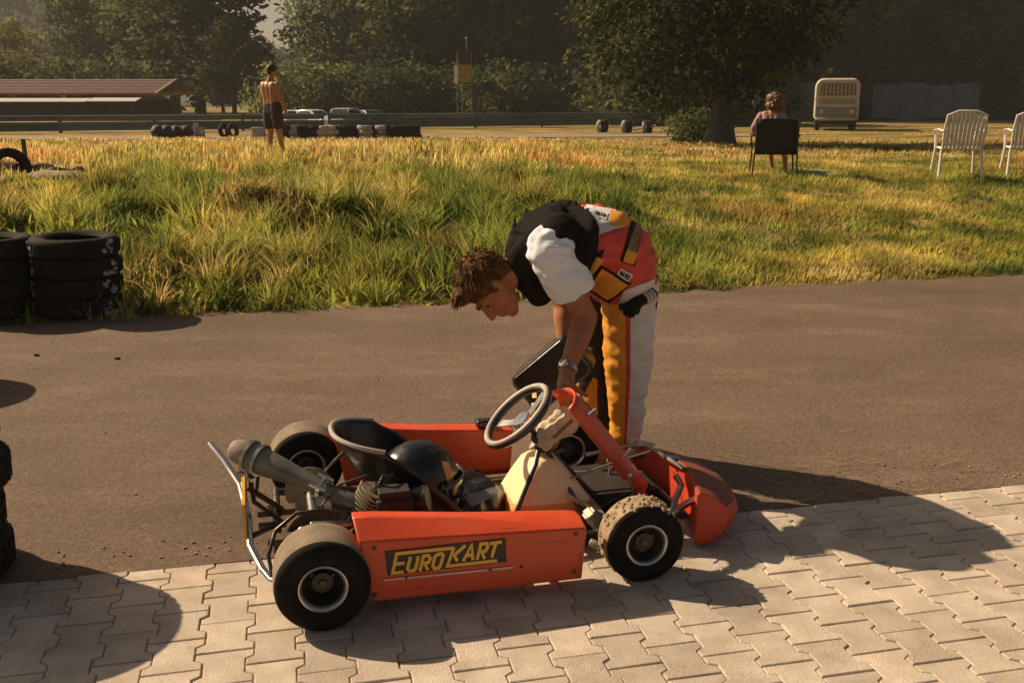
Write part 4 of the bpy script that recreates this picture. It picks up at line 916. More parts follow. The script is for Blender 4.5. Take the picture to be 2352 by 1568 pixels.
bpy.context.view_layer.update()
hel = thing('helmet', 'glossy black racing helmet with an orange flame sticker lying in the kart seat', 'helmet', KM @ Vector((.365, 0, .20)), KROT + R(12))
mb = MB(); mb.ell((0, 0, .018), (.150, .128, .138)); mb.ell((.03, 0, -.045), (.125, .115, .085)); mb.cap_seg((.08, -.07, -.07), (.08, .07, -.07), .055, .055); mb.cap_seg((-.04, 0, -.09), (.06, 0, -.10), .075, .08)
M_hel = mat('helmet_black', (.008, .0078, .0075), rough=.3, var=.15, coat=.25)
hs = blob('shell', mb, M_hel, hel, .008, 8)
mb = MB(); ring = []
for a in np.linspace(-80, 80, 17):
    ring.append([(.165*math.cos(R(a))*.93 + .008, .142*math.sin(R(a)), z*.9) for z in (-.035, -.012, .015, .042)])
mb.loft(ring, cap=False, closed=False); mb.build('visor', mat('visor_smoke', (.02, .02, .022), rough=.08, coat=.6), hel, solid=.004)
mb = MB()
for s in (-1, 1): mb.lathe([(0, .145*s), (.016, .145*s), (.018, .12*s)], 14, axis='Y', M=Matrix.Translation((.015, 0, .005)))
mb.build('visor_screw', M_steel, hel)
bpy.context.view_layer.update()
M_flame = mat('flame_orange', (.55, .15, .03), rough=.3, col2=(.70, .42, .10), scale=22, coat=.5)
surf_patch(hs, ((1013, 1058), (1030, 1062), (1046, 1120), (1030, 1118)), 6, 8, M_flame, 'flame_sticker', hel, .002)

bag = thing('bag', 'crumpled black bag with a painted grey blue highlight on the kart floor beside the helmet', 'bag', KM @ Vector((.585, .02, .05)), KROT)
mb = MB(); mb.ell((0, .02, .05), (.10, .13, .075)); mb.ell((-.05, -.06, .05), (.07, .09, .06)); mb.ell((.06, .05, .035), (.07, .08, .05)); mb.ell((-.02, .08, .09), (.07, .06, .05))
bb = blob('body', mb, mat('bag_black', (.014, .013, .012), rough=.28, var=.2, scale=20), bag, .009, 3, wrinkle=.012, wscale=16, seed=3)
bpy.context.view_layer.update()
surf_patch(bb, ((1062, 1142), (1138, 1118), (1142, 1134), (1085, 1165)), 8, 5, mat('highlight_blue_grey', (.20, .22, .25), rough=.4, var=.2), 'highlight', bag, .004)  # highlight on the black bag, laid on as a patch of blue grey colour

cl = thing('cloth_bundle', 'cream crumpled gloves bundled on the steering column above the fuel tank', 'gloves', KM @ Vector((.87, -.01, .375)), KROT)
mb = MB(); d = Vector((.62, .0, .55)).normalized()
for o_, r0, r1, a0, a1 in ((Vector((0, -.02, 0)), .030, .024, -.075, .085), (Vector((.015, .03, -.012)), .027, .020, -.07, .095), (Vector((-.012, .01, .018)), .022, .018, -.06, .05), (Vector((.02, -.03, -.02)), .018, .013, .0, .10)):
    mb.cap_seg(o_ + d*a0, o_ + d*a1, r0, r1)
blob('fabric', mb, mat('cream_cloth', (.62, .53, .38), rough=.8, var=.2, scale=26, bump=.3, bscale=120), cl, .006, 3, wrinkle=.009, wscale=34, seed=8)
mb = MB(); mb.box((.09, .008, .010), (0.005, -.052, .002), Matrix.Rotation(R(-41), 4, 'Y')); mb.build('seam', mat('seam_brown', (.20, .12, .06), rough=.8), cl)
# ---------------------------------------------------------------- the bending racer
M_skin = mat('tanned_skin', (.36, .155, .075), rough=.62, var=.16, scale=26, bump=.12, bscale=260, sub=.04, spec=.25)
M_hair = mat('brown_hair', (.060, .028, .012), rough=.8, spec=.12, var=.35, scale=30, col2=(.16, .075, .026))
M_tee = mat('white_cotton', (.74, .80, .88), rough=.85, var=.04, scale=12, bump=.15, bscale=300)
M_vest = mat('charcoal_vest', (.016, .0138, .012), rough=.9, spec=.06, var=.25, scale=10, bump=.12, bscale=160)
M_sred = mat('suit_red', (.60, .062, .048), rough=.6, var=.07, scale=6, bump=.1, bscale=160)
M_syel = mat('suit_yellow', (.66, .295, .024), rough=.6, var=.07, scale=8, bump=.1, bscale=160)
M_swhite = mat('suit_white', (.62, .615, .63), rough=.65, var=.05, scale=8, bump=.1, bscale=160)
M_sblk = mat('suit_black', (.014, .0125, .011), rough=.65, spec=.15, var=.2, scale=10, bump=.1, bscale=160)
M_gold = mat('suit_belt', (.20, .12, .035), rough=.6, var=.4, scale=60)

fwd = Vector((-.90, -.43, 0)).normalized(); lft = Vector((.43, -.90, 0)).normalized(); upz = Vector((0, 0, 1))
J = dict(pel=at(1436, 606, 4.05), mid=at(1352, 553, 3.94), chest=at(1268, 560, 3.83), neck=at(1205, 602, 3.78), head=at(1129, 657, 3.72),
         sl=at(1266, 572, 3.68), el=at(1346, 728, 3.70), wl=at(1303, 848, 3.55), hl=at(1299, 890, 3.50),
         hipl=at(1442, 650, 3.98), kl=at(1443, 850, 3.99), al=at(1436, 1010, 4.03))
J['sr'] = at(1238, 556, 3.97); J['hipr'] = J['hipl'] - lft*.20
J['kr'] = at(1368, 850, 4.16); J['ar'] = at(1372, 985, 4.20)
J['er'] = at(1297, 705, 3.93); J['wr'] = at(1296, 782, 3.86); J['hr'] = at(1290, 815, 3.84)
J['pel'] = J['pel'] + fwd*.055
racer = thing('person', 'person in red, yellow and white racing suit bending over the kart to grip its panel', 'person', (J['al'].x, 4.05, 0))
def wl_(o): return o
RI = Matrix.Translation(-Vector(racer.location))
class WMB(MB):                      # world coordinates -> the racer's own
    def build(s, *a, **k):
        s.v = [RI @ v for v in s.v]; return super().build(*a, **k)
def wblob(name, mb, *a, **k):
    mb.v = [RI @ Vector(v) for v in mb.v]; return blob(name, mb, *a, **k)

# head frame: z to the crown, x where the face looks, y to the left ear
ez = Vector((-.955, -.17, .245)).normalized(); ex = Vector((.22, -.10, -.97)); ex = (ex - ez*ex.dot(ez)).normalized(); ey = ez.cross(ex)
HM = Matrix(((ex.x, ey.x, ez.x, 0), (ex.y, ey.y, ez.y, 0), (ex.z, ey.z, ez.z, 0), (0, 0, 0, 1))); HM = Matrix.Translation(J['head']) @ HM @ Matrix.Scale(.95, 4)
def hp(x, y, z): return HM @ Vector((x, y, z))
def hell(mb, c, r, n=16): mb.ell(hp(*c), tuple(q*.95 for q in r), n, 10, rot=HM.to_3x3().normalized())
def arm(mb, s, e, w, k=1.0, inf=0.0):
    mb.cap_seg(s, s.lerp(e, .45), .058*k+inf, .052*k+inf); mb.cap_seg(s.lerp(e, .45), e, .052*k+inf, .043*k+inf); mb.cap_seg(e, e.lerp(w, .35), .046*k+inf, .046*k+inf); mb.cap_seg(e.lerp(w, .35), w, .046*k+inf, .030*k+inf)
def hand(mb, w, pc, across, down, palm, curl):
    """palm centre pc, fingers spread along 'across', pointing 'down' and closing towards 'palm'"""
    a, d, p = across.normalized(), down.normalized(), palm.normalized()
    mb.cap_seg(w, pc - d*.02, .029, .034)
    for f in (-.027, -.009, .009, .027): mb.cap_seg(pc + a*f - d*.035, pc + a*f*1.1 + d*.035, .0165, .0135)
    for f, L in ((-.032, .066), (-.011, .078), (.011, .082), (.032, .074)):
        q = pc + a*f*1.1 + d*.038; t = 0; dd = d
        for k, seg in enumerate((.42, .32, .26)):
            t += curl*(.75 if k == 0 else 1.0); dd = (d*math.cos(t) + p*math.sin(t)); q2 = q + dd*L*seg; mb.cap_seg(q, q2, .0098 - k*.0008, .0092 - k*.0010, 8); q = q2
    q = pc - d*.03 + a*.03; dd = (a*.75 + d*.55 + p*.35).normalized(); q2 = q + dd*.042; mb.cap_seg(q, q2, .014, .0115, 8); q3 = q2 + (d*.55 + p*.8 + a*.1).normalized()*.034; mb.cap_seg(q2, q3, .0112, .009, 8)
def torso(mb, inf=0.0, a=0, b=3):
    P = [J['pel'], J['mid'], J['chest'], J['neck'].lerp(J['chest'], .45)]; Rr = [.118, .108, .112, .085]; Wd = [.068, .062, .085, .06]
    for i in range(a, b):
        for s in (-1, 0, 1): mb.cap_seg(P[i] + lft*Wd[i]*s, P[i+1] + lft*Wd[i+1]*s, Rr[i]+inf, Rr[i+1]+inf)
mb = MB(); torso(mb)
mb.cap_seg(J['chest'] + (J['neck']-J['chest'])*.5, J['neck'], .075, .060); mb.cap_seg(J['neck'], hp(-.03, 0, -.04), .060, .056)
for s in ('l', 'r'):
    mb.cap_seg(J['chest'], J['s'+s], .075, .062); arm(mb, J['s'+s], J['e'+s], J['w'+s])
    mb.cap_seg(J['hip'+s], J['k'+s], .082, .056); mb.cap_seg(J['k'+s], J['a'+s], .056, .036); mb.cap_seg(J['pel'], J['hip'+s], .11, .09)
hand(mb, J['wl'], J['hl'] + Vector((0, 0, -.015)), Vector((.55, -.80, .1)), Vector((-.02, -.08, -1)), Vector((.92, .35, 0)), .62)
hand(mb, J['wr'], J['hr'] + Vector((0, 0, -.005)), Vector((.80, -.55, .0)), Vector((-.12, -.05, -1)), Vector((.4, .85, 0)), 1.0)
hell(mb, (-.012, 0, .035), (.098, .077, .094)); hell(mb, (.040, 0, -.045), (.060, .056, .078)); hell(mb, (.02, 0, -.02), (.075, .070, .08))
mb.cap_seg(hp(.02, .045, -.075), hp(.075, .012, -.108), .024, .02); mb.cap_seg(hp(.02, -.045, -.075), hp(.075, -.012, -.108), .024, .02); hell(mb, (.082, 0, -.106), (.022, .026, .02))
mb.cap_seg(hp(.088, 0, .018), hp(.122, 0, -.030), .0115, .0145); 
for s in (-1, 1): mb.cap_seg(hp(.104, s*.012, -.033), hp(.110, s*.013, -.034), .0105, .0095)
for s in (-1, 1):
    mb.cap_seg(hp(.092, s*.012, .030), hp(.070, s*.055, .026), .0125, .011); hell(mb, (.066, s*.045, -.028), (.026, .022, .024))
    hell(mb, (-.008, s*.079, -.006), (.020, .010, .033), 12); hell(mb, (-.004, s*.077, -.03), (.012, .009, .014), 10)
hell(mb, (.101, 0, -.062), (.013, .027, .0085)); hell(mb, (.098, 0, -.076), (.013, .024, .0095))
body = wblob('body', mb, M_skin, racer, .0066, 5)
# eyes and brows
for s in (-1, 1): mb = WMB(); hell(mb, (.079, s*.032, .003), (.010, .012, .006), 10); mb.build('eye', mat('eye_dark', (.05, .035, .03), rough=.2), racer)
for s in (-1, 1):
    mb = WMB(); mb.tube([hp(.103, s*.014, .030), hp(.099, s*.035, .036), hp(.082, s*.056, .031)], [.004, .005, .003], 6); mb.build('eyebrow', M_hair, racer)
# hair: cap and loose locks
mb = MB(); hell(mb, (-.024, 0, .055), (.106, .088, .094)); hell(mb, (-.062, 0, .005), (.058, .076, .062)); hell(mb, (.055, 0, .105), (.045, .06, .036)); hell(mb, (-.075, 0, -.045), (.03, .05, .03))
for s in (-1, 1): mb.cap_seg(hp(.018, s*.074, .045), hp(.012, s*.076, -.005), .018, .009)
hair = wblob('hair', mb, M_hair, racer, .007, 2, wrinkle=.010, wscale=42, seed=2)
g = random.Random(4); mb = WMB()
for k in range(1500):
    v = Vector((g.gauss(0, 1), g.gauss(0, 1), g.gauss(0, 1))).normalized()
    if v.z < -.55 or (v.x > .45 and v.z < .55): continue
    if abs(v.y) > .75 and v.z < .0 and v.x > -.2: continue
    p = Vector((-.026 + v.x*.108, v.y*.090, .052 + v.z*.098)); L = g.uniform(.015, .034)
    sw_ = Vector((.45 + .5*noise.noise(p*30), .7*noise.noise(p*30 + Vector((5, 0, 0))), -.35 + .5*noise.noise(p*30 + Vector((0, 9, 0)))))
    t = (v*.32 + sw_*.75 + Vector((g.gauss(0, .15), g.gauss(0, .15), g.gauss(0, .15)))).normalized(); p2 = p + t*L*.6; p3 = p2 + (t + Vector((.45, g.gauss(0, .3), -.5)))*L*.35
    mb.tube([hp(*p), hp(*p2), hp(*p3)], [.0026, .0021, .0005], 4, cap=False)
for k in range(60):                                   # fringe hanging from the forehead
    y = g.uniform(-.055, .055); p = Vector((.075 + g.uniform(-.02, .012), y, .115 + g.uniform(-.015, .015))); L = g.uniform(.03, .062)
    p2 = p + Vector((.55, g.gauss(0, .12), .25))*L*.7; p3 = p2 + Vector((.7, g.gauss(0, .2), .0))*L*.5
    mb.tube([hp(*p), hp(*p2), hp(*p3)], [.0045, .0035, .0006], 4, cap=False)
mb.build('hair_lock', M_hair, hair)
# clothes
mb = MB(); torso(mb, -.004, 1, 2)
for s in ('l', 'r'):
    d = (J['e'+s] - J['s'+s]); k = J['s'+s]; q = .092 if s == 'l' else .066; (mb.cap_seg(J['chest'], k, .070, .076) if s == 'l' else None)
    if s == 'l': mb.ell(k, q)
    e_ = k + d*.66; mb.tube([k + d*(.0 if s == 'l' else .3), k + d*(.3 if s == 'l' else .36), k + d*.5, e_, e_ - d*.02], [q*.97, q*.98, q*.92, q*.84, .0], 22)
tee = wblob('t_shirt', mb, M_tee, racer, .007, 3, wrinkle=.013, wscale=15, seed=4)
mb = MB()
vb = at(1292, 556, 3.86); vdir = (J['chest'] - vb).normalized()
for s in (-1, 0, 1):
    o_ = lft*.078*s
    mb.tube([vb + o_ + upz*.012, vb + vdir*.05 + o_ + upz*.022, vb.lerp(J['chest'], .6) + o_ + upz*.03, J['chest'] + lft*.07*s + upz*.012, J['neck'].lerp(J['chest'], .42) + lft*.062*s], [.156, .154, .150, .142, .108], 20)
mb.cap_seg(J['chest'] + upz*.025, J['sr'] + upz*.015, .128, .106); mb.cap_seg(J['sr'] + upz*.01, J['neck'].lerp(J['chest'], .35) - lft*.06, .10, .09); mb.cap_seg(J['chest'] + upz*.035, J['sl'] + upz*.052 - vdir*.03, .118, .080); mb.cap_seg(J['chest'] + upz*.03, J['neck'] + upz*.02 - vdir*.03, .11, .072)
mb.cap_seg(J['chest'], J['neck'].lerp(J['chest'], .25), .12, .080); mb.cap_seg(J['chest'], at(1197, 590, 3.735), .11, .052); mb.cap_seg(J['chest'] - upz*.03, at(1214, 640, 3.735), .10, .050); mb.cap_seg(at(1197, 590, 3.735), at(1214, 640, 3.735), .052, .050); mb.cap_seg(at(1214, 640, 3.735), at(1240, 672, 3.76), .050, .05); mb.cap_seg(vb - upz*.06, J['chest'] - upz*.05, .09, .09)
vest = wblob('vest', mb, M_vest, racer, .0075, 3, wrinkle=.013, wscale=9, seed=9)
mb = WMB(); nk = J['neck'].lerp(J['chest'], .12); dn = (J['neck'] - J['chest']).normalized()
a1 = lft; a2 = dn.cross(a1).normalized(); n = 20
mb.tube([nk + (a1*math.cos(2*math.pi*k/n)*.074 + a2*math.sin(2*math.pi*k/n)*.070) for k in range(n+1)], .011, 8, cap=False); mb.build('collar', M_vest, racer)

def legzone(o, bones):
    me = o.data; A = np.zeros((len(me.vertices), 3), np.float32)
    for i, v in enumerate(me.vertices):
        p = v.co + Vector(racer.location); best = None
        for h, k, a, s in bones:
            for q0, q1 in ((h, k), (k, a)):
                d = q1-q0; t = max(0, min(1, (p-q0).dot(d)/d.length_squared)); r = p - (q0 + d*t)
                if best is None or r.length < best[0]: best = (r.length, r, s, d.normalized())

        _, r, s, d = best; fr = (fwd - d*fwd.dot(d)).normalized(); la = d.cross(fr)
        if la.dot(lft) < 0: la = -la
        la = la*s; q = Vector((r.dot(fr), r.dot(la))); q = q.normalized() if q.length > 1e-6 else Vector((1, 0))
        if s < 0: q = Matrix.Rotation(R(-40), 2) @ q
        A[i] = (q.x, q.y, p.z)
    at_ = me.attributes.new('legdir', 'FLOAT_VECTOR', 'POINT'); at_.data.foreach_set('vector', A.ravel())
def suit_mat():
    m = bpy.data.materials.new('suit_trousers'); m.use_nodes = True; nt = m.node_tree; N = nt.nodes; L = nt.links; b = N['Principled BSDF']; b.inputs['Roughness'].default_value = .62
    a = N.new('ShaderNodeAttribute'); a.attribute_name = 'legdir'; sp = N.new('ShaderNodeSeparateXYZ'); L.new(a.outputs['Vector'], sp.inputs[0])
    def zone(c, wd):
        d1 = N.new('ShaderNodeMath'); d1.operation = 'MULTIPLY'; d1.inputs[1].default_value = math.cos(R(c)); L.new(sp.outputs['X'], d1.inputs[0])
        d2 = N.new('ShaderNodeMath'); d2.operation = 'MULTIPLY_ADD'; d2.inputs[1].default_value = math.sin(R(c)); L.new(sp.outputs['Y'], d2.inputs[0]); L.new(d1.outputs[0], d2.inputs[2])
        g_ = N.new('ShaderNodeMath'); g_.operation = 'GREATER_THAN'; g_.inputs[1].default_value = math.cos(R(wd)); L.new(d2.outputs[0], g_.inputs[0]); return g_.outputs[0]
    def mix(f, x, y):
        q = N.new('ShaderNodeMix'); q.data_type = 'RGBA'; L.new(f, q.inputs[0])
        for k, c in ((6, x), (7, y)):
            if isinstance(c, tuple): q.inputs[k].default_value = (*c, 1)
            else: L.new(c, q.inputs[k])
        return q.outputs[2]
    col = mix(zone(8, 49), (.016, .0145, .013), (.66, .295, .024)); col = mix(zone(108, 50), col, (.62, .615, .63)); col = mix(zone(58, 5.5), col, (.56, .05, .04))
    nz = N.new('ShaderNodeTexNoise'); nz.inputs['Scale'].default_value = 40; tc = N.new('ShaderNodeTexCoord'); L.new(tc.outputs['Object'], nz.inputs['Vector']); mr = N.new('ShaderNodeMapRange'); mr.inputs['To Min'].default_value = .9; mr.inputs['To Max'].default_value = 1.1; L.new(nz.outputs['Fac'], mr.inputs['Value'])
    vm = N.new('ShaderNodeVectorMath'); vm.operation = 'SCALE'; L.new(col, vm.inputs[0]); L.new(mr.outputs[0], vm.inputs['Scale']); L.new(vm.outputs[0], b.inputs['Base Color'])
    bp = N.new('ShaderNodeBump'); bp.inputs['Strength'].default_value = .1; bp.inputs['Distance'].default_value = .01; n2 = N.new('ShaderNodeTexNoise'); n2.inputs['Scale'].default_value = 160; L.new(tc.outputs['Object'], n2.inputs['Vector']); L.new(n2.outputs['Fac'], bp.inputs['Height']); L.new(bp.outputs[0], b.inputs['Normal'])
    return m
mb = MB()
for s in ('l', 'r'):
    h, k, a = J['hip'+s], J['k'+s], J['a'+s]
    mb.cap_seg(J['pel'], h + fwd*.01, .130, .116); mb.cap_seg(h, h.lerp(k, .5), .118, .103); mb.cap_seg(h.lerp(k, .5), k, .103, .092); mb.cap_seg(k, k.lerp(a, .5), .092, .078); mb.cap_seg(k.lerp(a, .5), a + (k-a).normalized()*.03, .078, .058)
    mb.tube([a + (k-a).normalized()*.06, a + (k-a).normalized()*.005], [.062, .060], 16)
trou = wblob('trousers', mb, suit_mat(), racer, .0075, 3, wrinkle=.017, wscale=12, seed=6)
legzone(trou, [(J['hipl'], J['kl'], J['al'], 1), (J['hipr'], J['kr'], J['ar'], -1)])
# suit top rolled down round the hips
mb = MB()
pc = J['pel'] + upz*.01 + fwd*.012; pm = at(1362, 556, 3.95)
for s in (-1, 0, 1):
    mb.cap_seg(pc + lft*.08*s - upz*.03 - fwd*.01, pc.lerp(pm, .5) + lft*.08*s + upz*.02, .138, .140)
    mb.tube([pc.lerp(pm, .4) + lft*.08*s + upz*.015, pm + lft*.075*s + upz*.005, pm + lft*.075*s + fwd*.11], [.142, .140, .132], 20)
    mb.cap_seg(pc + lft*.07*s + upz*.045 + fwd*.0, pc + lft*.06*s + upz*.055 + fwd*.08, .10, .10)
roll = wblob('suit_top', mb, M_sred, racer, .0075, 3, wrinkle=.018, wscale=11, seed=12)
bpy.context.view_layer.update()
def patch(q, m, nm, off, par=None, nu=12, nv=12, tgt=None): return surf_patch(tgt or roll, q, nu, nv, m, nm, par or racer, off)
patch(((1338, 470), (1440, 488), (1436, 520), (1352, 548)), M_swhite, 'white_yoke', .004)
patch(((1402, 486), (1450, 490), (1442, 520), (1398, 520)), M_syel, 'yellow_panel', .0055)
patch(((1352, 588), (1388, 572), (1358, 652), (1320, 640)), M_sblk, 'black_piping', .004)
patch(((1357, 585), (1386, 596), (1352, 640), (1326, 634)), M_syel, 'yellow_panel', .0055)
patch(((1378, 606), (1450, 650), (1400, 696), (1345, 662)), M_sblk, 'black_piping', .0045)
patch(((1382, 614), (1442, 654), (1398, 688), (1352, 658)), M_syel, 'yellow_panel', .006)
patch(((1330, 640), (1352, 645), (1350, 672), (1322, 668)), M_swhite, 'white_yoke', .005)
patch(((1450, 508), (1474, 520), (1456, 612), (1424, 598)), M_sblk, 'black_piping', .0045)
patch(((1458, 514), (1474, 522), (1452, 608), (1430, 598)), M_gold, 'sleeve_badge', .006)
patch(((1438, 574), (1462, 582), (1452, 606), (1430, 598)), M_syel, 'yellow_panel', .0075)
for q in (((1364, 484), (1398, 492), (1392, 508), (1358, 498)), ((1426, 612), (1452, 630), (1442, 646), (1416, 628))):
    patch(q, M_swhite, 'name_patch', .0075, nu=6, nv=4)
    def ins(a, b): return tuple((1-a)*(1-b)*q[0][k] + a*(1-b)*q[1][k] + a*b*q[2][k] + (1-a)*b*q[3][k] for k in (0, 1))
    for a0, a1, sl in ((.14, .44, 0), (.485, .53, .06), (.58, .88, 0)):
        patch((ins(a0+sl, .25), ins(a1+sl, .25), ins(a1-sl, .75), ins(a0-sl, .75)), M_sblk, 'patch_letter', .0095, nu=2, nv=2)
    patch((ins(.26, .28), ins(.32, .28), ins(.32, .5), ins(.26, .5)), M_swhite, 'patch_letter', .0105, nu=1, nv=2)
    patch((ins(.69, .36), ins(.77, .36), ins(.77, .46), ins(.69, .46)), M_swhite, 'patch_letter', .0105, nu=1, nv=1)
    patch((ins(.69, .55), ins(.77, .55), ins(.77, .65), ins(.69, .65)), M_swhite, 'patch_letter', .0105, nu=1, nv=1)
patch(((1432, 668), (1502, 640), (1500, 700), (1418, 708)), M_swhite, 'white_yoke', .004)
# dark cuff of the suit sleeve with two pale bands, and a hanging black belt
bpy.context.view_layer.update()
mb = WMB(); p0, p1, p2 = at(1497, 672, 3.90), at(1462, 690, 3.86), at(1444, 712, 3.85)
mb.tube([p0, p1, p2, p2 + (p2-p1)*.2], [.040, .044, .046, .03], 12, flat=.6); g1 = mb.build('cuff', M_sblk, racer, angle=60)
mb = WMB()
for q, dr in (((1424, 704), .018), ((1436, 722), .018), ((1452, 728), .016), ((1468, 716), .014)):
    mb.tube([p2.lerp(p1, .2), at(q[0], q[1], 3.835)], [.022, .013], 8)
mb.build('glove', M_sblk, racer)
mb = WMB()
for t in (.18, .34, .5): c = p0.lerp(p1, t*1.3); dd = (p1-p0).normalized(); mb.tube([c - dd*.006, c + dd*.006], [.047, .047], 14, flat=.62)
mb.build('cuff_band', mat('band_grey', (.45, .43, .38), rough=.7), racer)
mb = WMB(); pts = [at(1508, 632, 4.02), at(1506, 690, 3.985), at(1498, 760, 3.97), at(1489, 830, 3.965), at(1481, 872, 3.96)]
mb.tube(pts, [.016, .020, .014, .020, .012], 8, flat=.45); mb.build('belt', M_sblk, racer)
bpy.context.view_layer.update()
patch(((1362, 866), (1372, 872), (1372, 955), (1338, 912)), M_syel, 'yellow_flash', .004, tgt=trou, nu=8, nv=12)
# shoes
mb = MB()
a = J['al']; mb.cap_seg(Vector((a.x, a.y, .075)), Vector((a.x, a.y, .17)), .052, .055); mb.cap_seg(Vector((a.x+.02, a.y+.01, .05)), Vector((a.x, a.y, .05)) + fwd*.15, .048, .040); mb.box((.10, .08, .02), (a.x-.02, a.y, .012))
wblob('shoe', mb, M_syel, racer, .007, 3)
mb = MB(); a = J['ar']; b0 = Vector((a.x + .03, a.y, .04)); mb.cap_seg(Vector((a.x, a.y, .06)), a, .052, .056); mb.cap_seg(b0, b0 + fwd*.19, .046, .038)
wblob('shoe', mb, M_sblk, racer, .007, 3)
# the black bag hanging from his right hand
bag2 = thing('bag', 'black boxy bag with pale piping hanging from the hand of the bending racer', 'bag', at(1272, 850, 3.88))
BM = Matrix.Rotation(R(-12), 4, 'Z') @ Matrix.Rotation(R(-42), 4, 'Y')
mb = MB(); rings = []
for y_, g_ in ((-.075, .012), (-.06, 0), (.06, 0), (.075, .012)):
    rr_ = []
    for cx_, cz_, a0 in ((.125, .07, 0), (-.125, .07, 90), (-.125, -.07, 180), (.125, -.07, 270)):
        for k in range(4): a = R(a0 + 30*k); rr_.append(BM @ Vector((cx_ + (.022-g_)*math.cos(a), y_, cz_ + (.022-g_)*math.sin(a))))
    rings.append(rr_)
mb.loft(rings, True); mb.build('body', mat('bag_leather', (.012, .011, .010), rough=.42, var=.3, scale=20, bump=.1), bag2, angle=45)
for y_ in (-.077, .077):
    mb = MB(); lp = [BM @ Vector((x_, y_, z_)) for x_, z_ in ((.125, .088), (-.12, .088), (-.143, .065), (-.143, -.065), (-.12, -.088), (.125, -.088), (.143, -.065), (.143, .065), (.125, .088))]; mb.tube(lp, .0042, 6); mb.build('piping', mat('bag_piping', (.11, .10, .085), rough=.3), bag2)
hv_ = J['hr'] - Vector(bag2.location); mb = MB(); mb.tube([BM @ Vector((.10, 0, .09)), hv_ + Vector((.03, 0, -.03)), hv_ + Vector((-.03, 0, -.03)), BM @ Vector((-.06, 0, .09))], .009, 8); mb.build('handle', M_blk, bag2)
for q_ in (-.135, -.105): mb = MB(); mb.box((.018, .006, .022), BM @ Vector((q_, -.079, -.05 + (q_ + .135))), None); mb.build('buckle', M_chrome, bag2)
# watch
w = J['wl'].lerp(J['el'], .02); dn = (J['wl'] - J['el']).normalized(); a1 = lft - dn*lft.dot(dn); a1.normalize(); a2 = dn.cross(a1); n = 20
mb = WMB(); mb.loft([[w + dn*h + (a1*math.cos(2*math.pi*k/n) + a2*math.sin(2*math.pi*k/n))*r for k in range(n)] for h, r in ((-.008, .033), (-.008, .036), (.008, .036), (.008, .033))], cap=False); mb.build('watch_strap', M_steel, racer)
wd = (Vector((-.55, -.8, .1)) - dn*Vector((-.55, -.8, .1)).dot(dn)).normalized(); mb = WMB(); Qw = Matrix.Translation(w + wd*.036) @ wd.to_track_quat('Z', 'Y').to_matrix().to_4x4(); mb.lathe([(0, -.004), (.017, -.004), (.017, .005), (.013, .007), (0, .007)], 18, M=Qw); mb.build('watch', M_chrome, racer)

# ---------------------------------------------------------------- shirtless man on the meadow
d = 19.6; bx = (640-CX)/F*d; mz = hz(bx, d) - .02
man = thing('person', 'shirtless tanned person in dark shorts standing with one hand on hip in the straw', 'person', (bx, d, mz), R(-32)); man.scale = (1.05, 1.05, .965)
mb = MB(); hipc, ch, nk_, hd = Vector((0, 0, .92)), Vector((-.03, 0, 1.36)), Vector((-.01, 0, 1.50)), Vector((.03, .02, 1.64))
for s in (-1, 0, 1): mb.cap_seg(hipc + Vector((.08*s, 0, 0)), Vector((-.02+.08*s, 0, 1.1)), .10, .095); mb.cap_seg(Vector((-.02+.08*s, 0, 1.1)), ch + Vector((.10*s, 0, 0)), .095, .105)
mb.cap_seg(ch + Vector((0, 0, .06)), nk_, .08, .06); mb.cap_seg(nk_, hd, .056, .055); mb.ell(hd + Vector((0, 0, .02)), (.085, .10, .12)); mb.ell(hd + Vector((.05, .07, -.05)), (.045, .05, .06)); mb.ell(hd + Vector((.06, .10, -.01)), (.015, .02, .02)); mb.ell(hd + Vector((.085, 0, -.01)), (.012, .02, .035))
L_ = [(-.19, 0, 1.40), (-.30, .05, 1.14), (-.17, .16, 1.0)]; R_ = [(.16, 0, 1.40), (.235, .0, 1.12), (.275, .06, .88)]
for a_ in (L_, R_): mb.cap_seg(a_[0], a_[1], .058, .045); mb.cap_seg(a_[1], a_[2], .045, .03)
for k in range(4): mb.cap_seg((.27 + .0, .05 + .015*k, .87), (.285, .06 + .016*k, .79), .013, .009, 8); mb.cap_seg((-.17, .15, .99 - .018*k), (-.10, .17, .97 - .018*k), .013, .009, 8)
mb.cap_seg((-.15, .13, 1.0), (-.13, .11, .95), .013, .01, 8); mb.cap_seg((.26, .04, .86), (.24, .06, .81), .013, .01, 8)
for s, fx, fy in ((-1, -.13, .0), (1, .17, .05)): mb.cap_seg((.09*s, 0, .88), (.11*s + .01, .02, .48), .09, .062); mb.cap_seg((.11*s+.01, .02, .48), (fx, fy, .07), .06, .038); mb.cap_seg((fx, fy-.03, .035), (fx+.02, fy+.15, .03), .04, .03)
blob('body', mb, mat('sunlit_skin', (.40, .19, .085), rough=.5, var=.1), man, .014, 4)
mb = MB()
for s in (-1, 0, 1): mb.cap_seg((.075*s, 0, .86), (.075*s, 0, 1.0), .115, .105)
for s in (-1, 1): mb.cap_seg((.095*s, 0, .86), (.112*s, .01, .62), .115, .105)
blob('shorts', mb, mat('dark_shorts', (.045, .030, .032), rough=.8, var=.2), man, .014, 3, wrinkle=.012, wscale=8)
mb = MB(); mb.ell(hd + Vector((0, -.018, .05)), (.090, .100, .100)); mb.cap_seg(hd + Vector((0, -.065, -.02)), hd + Vector((0, -.04, .02)), .045, .055); blob('hair', mb, mat('dark_hair', (.02, .016, .012), rough=.6), man, .012, 2, wrinkle=.008, wscale=30)

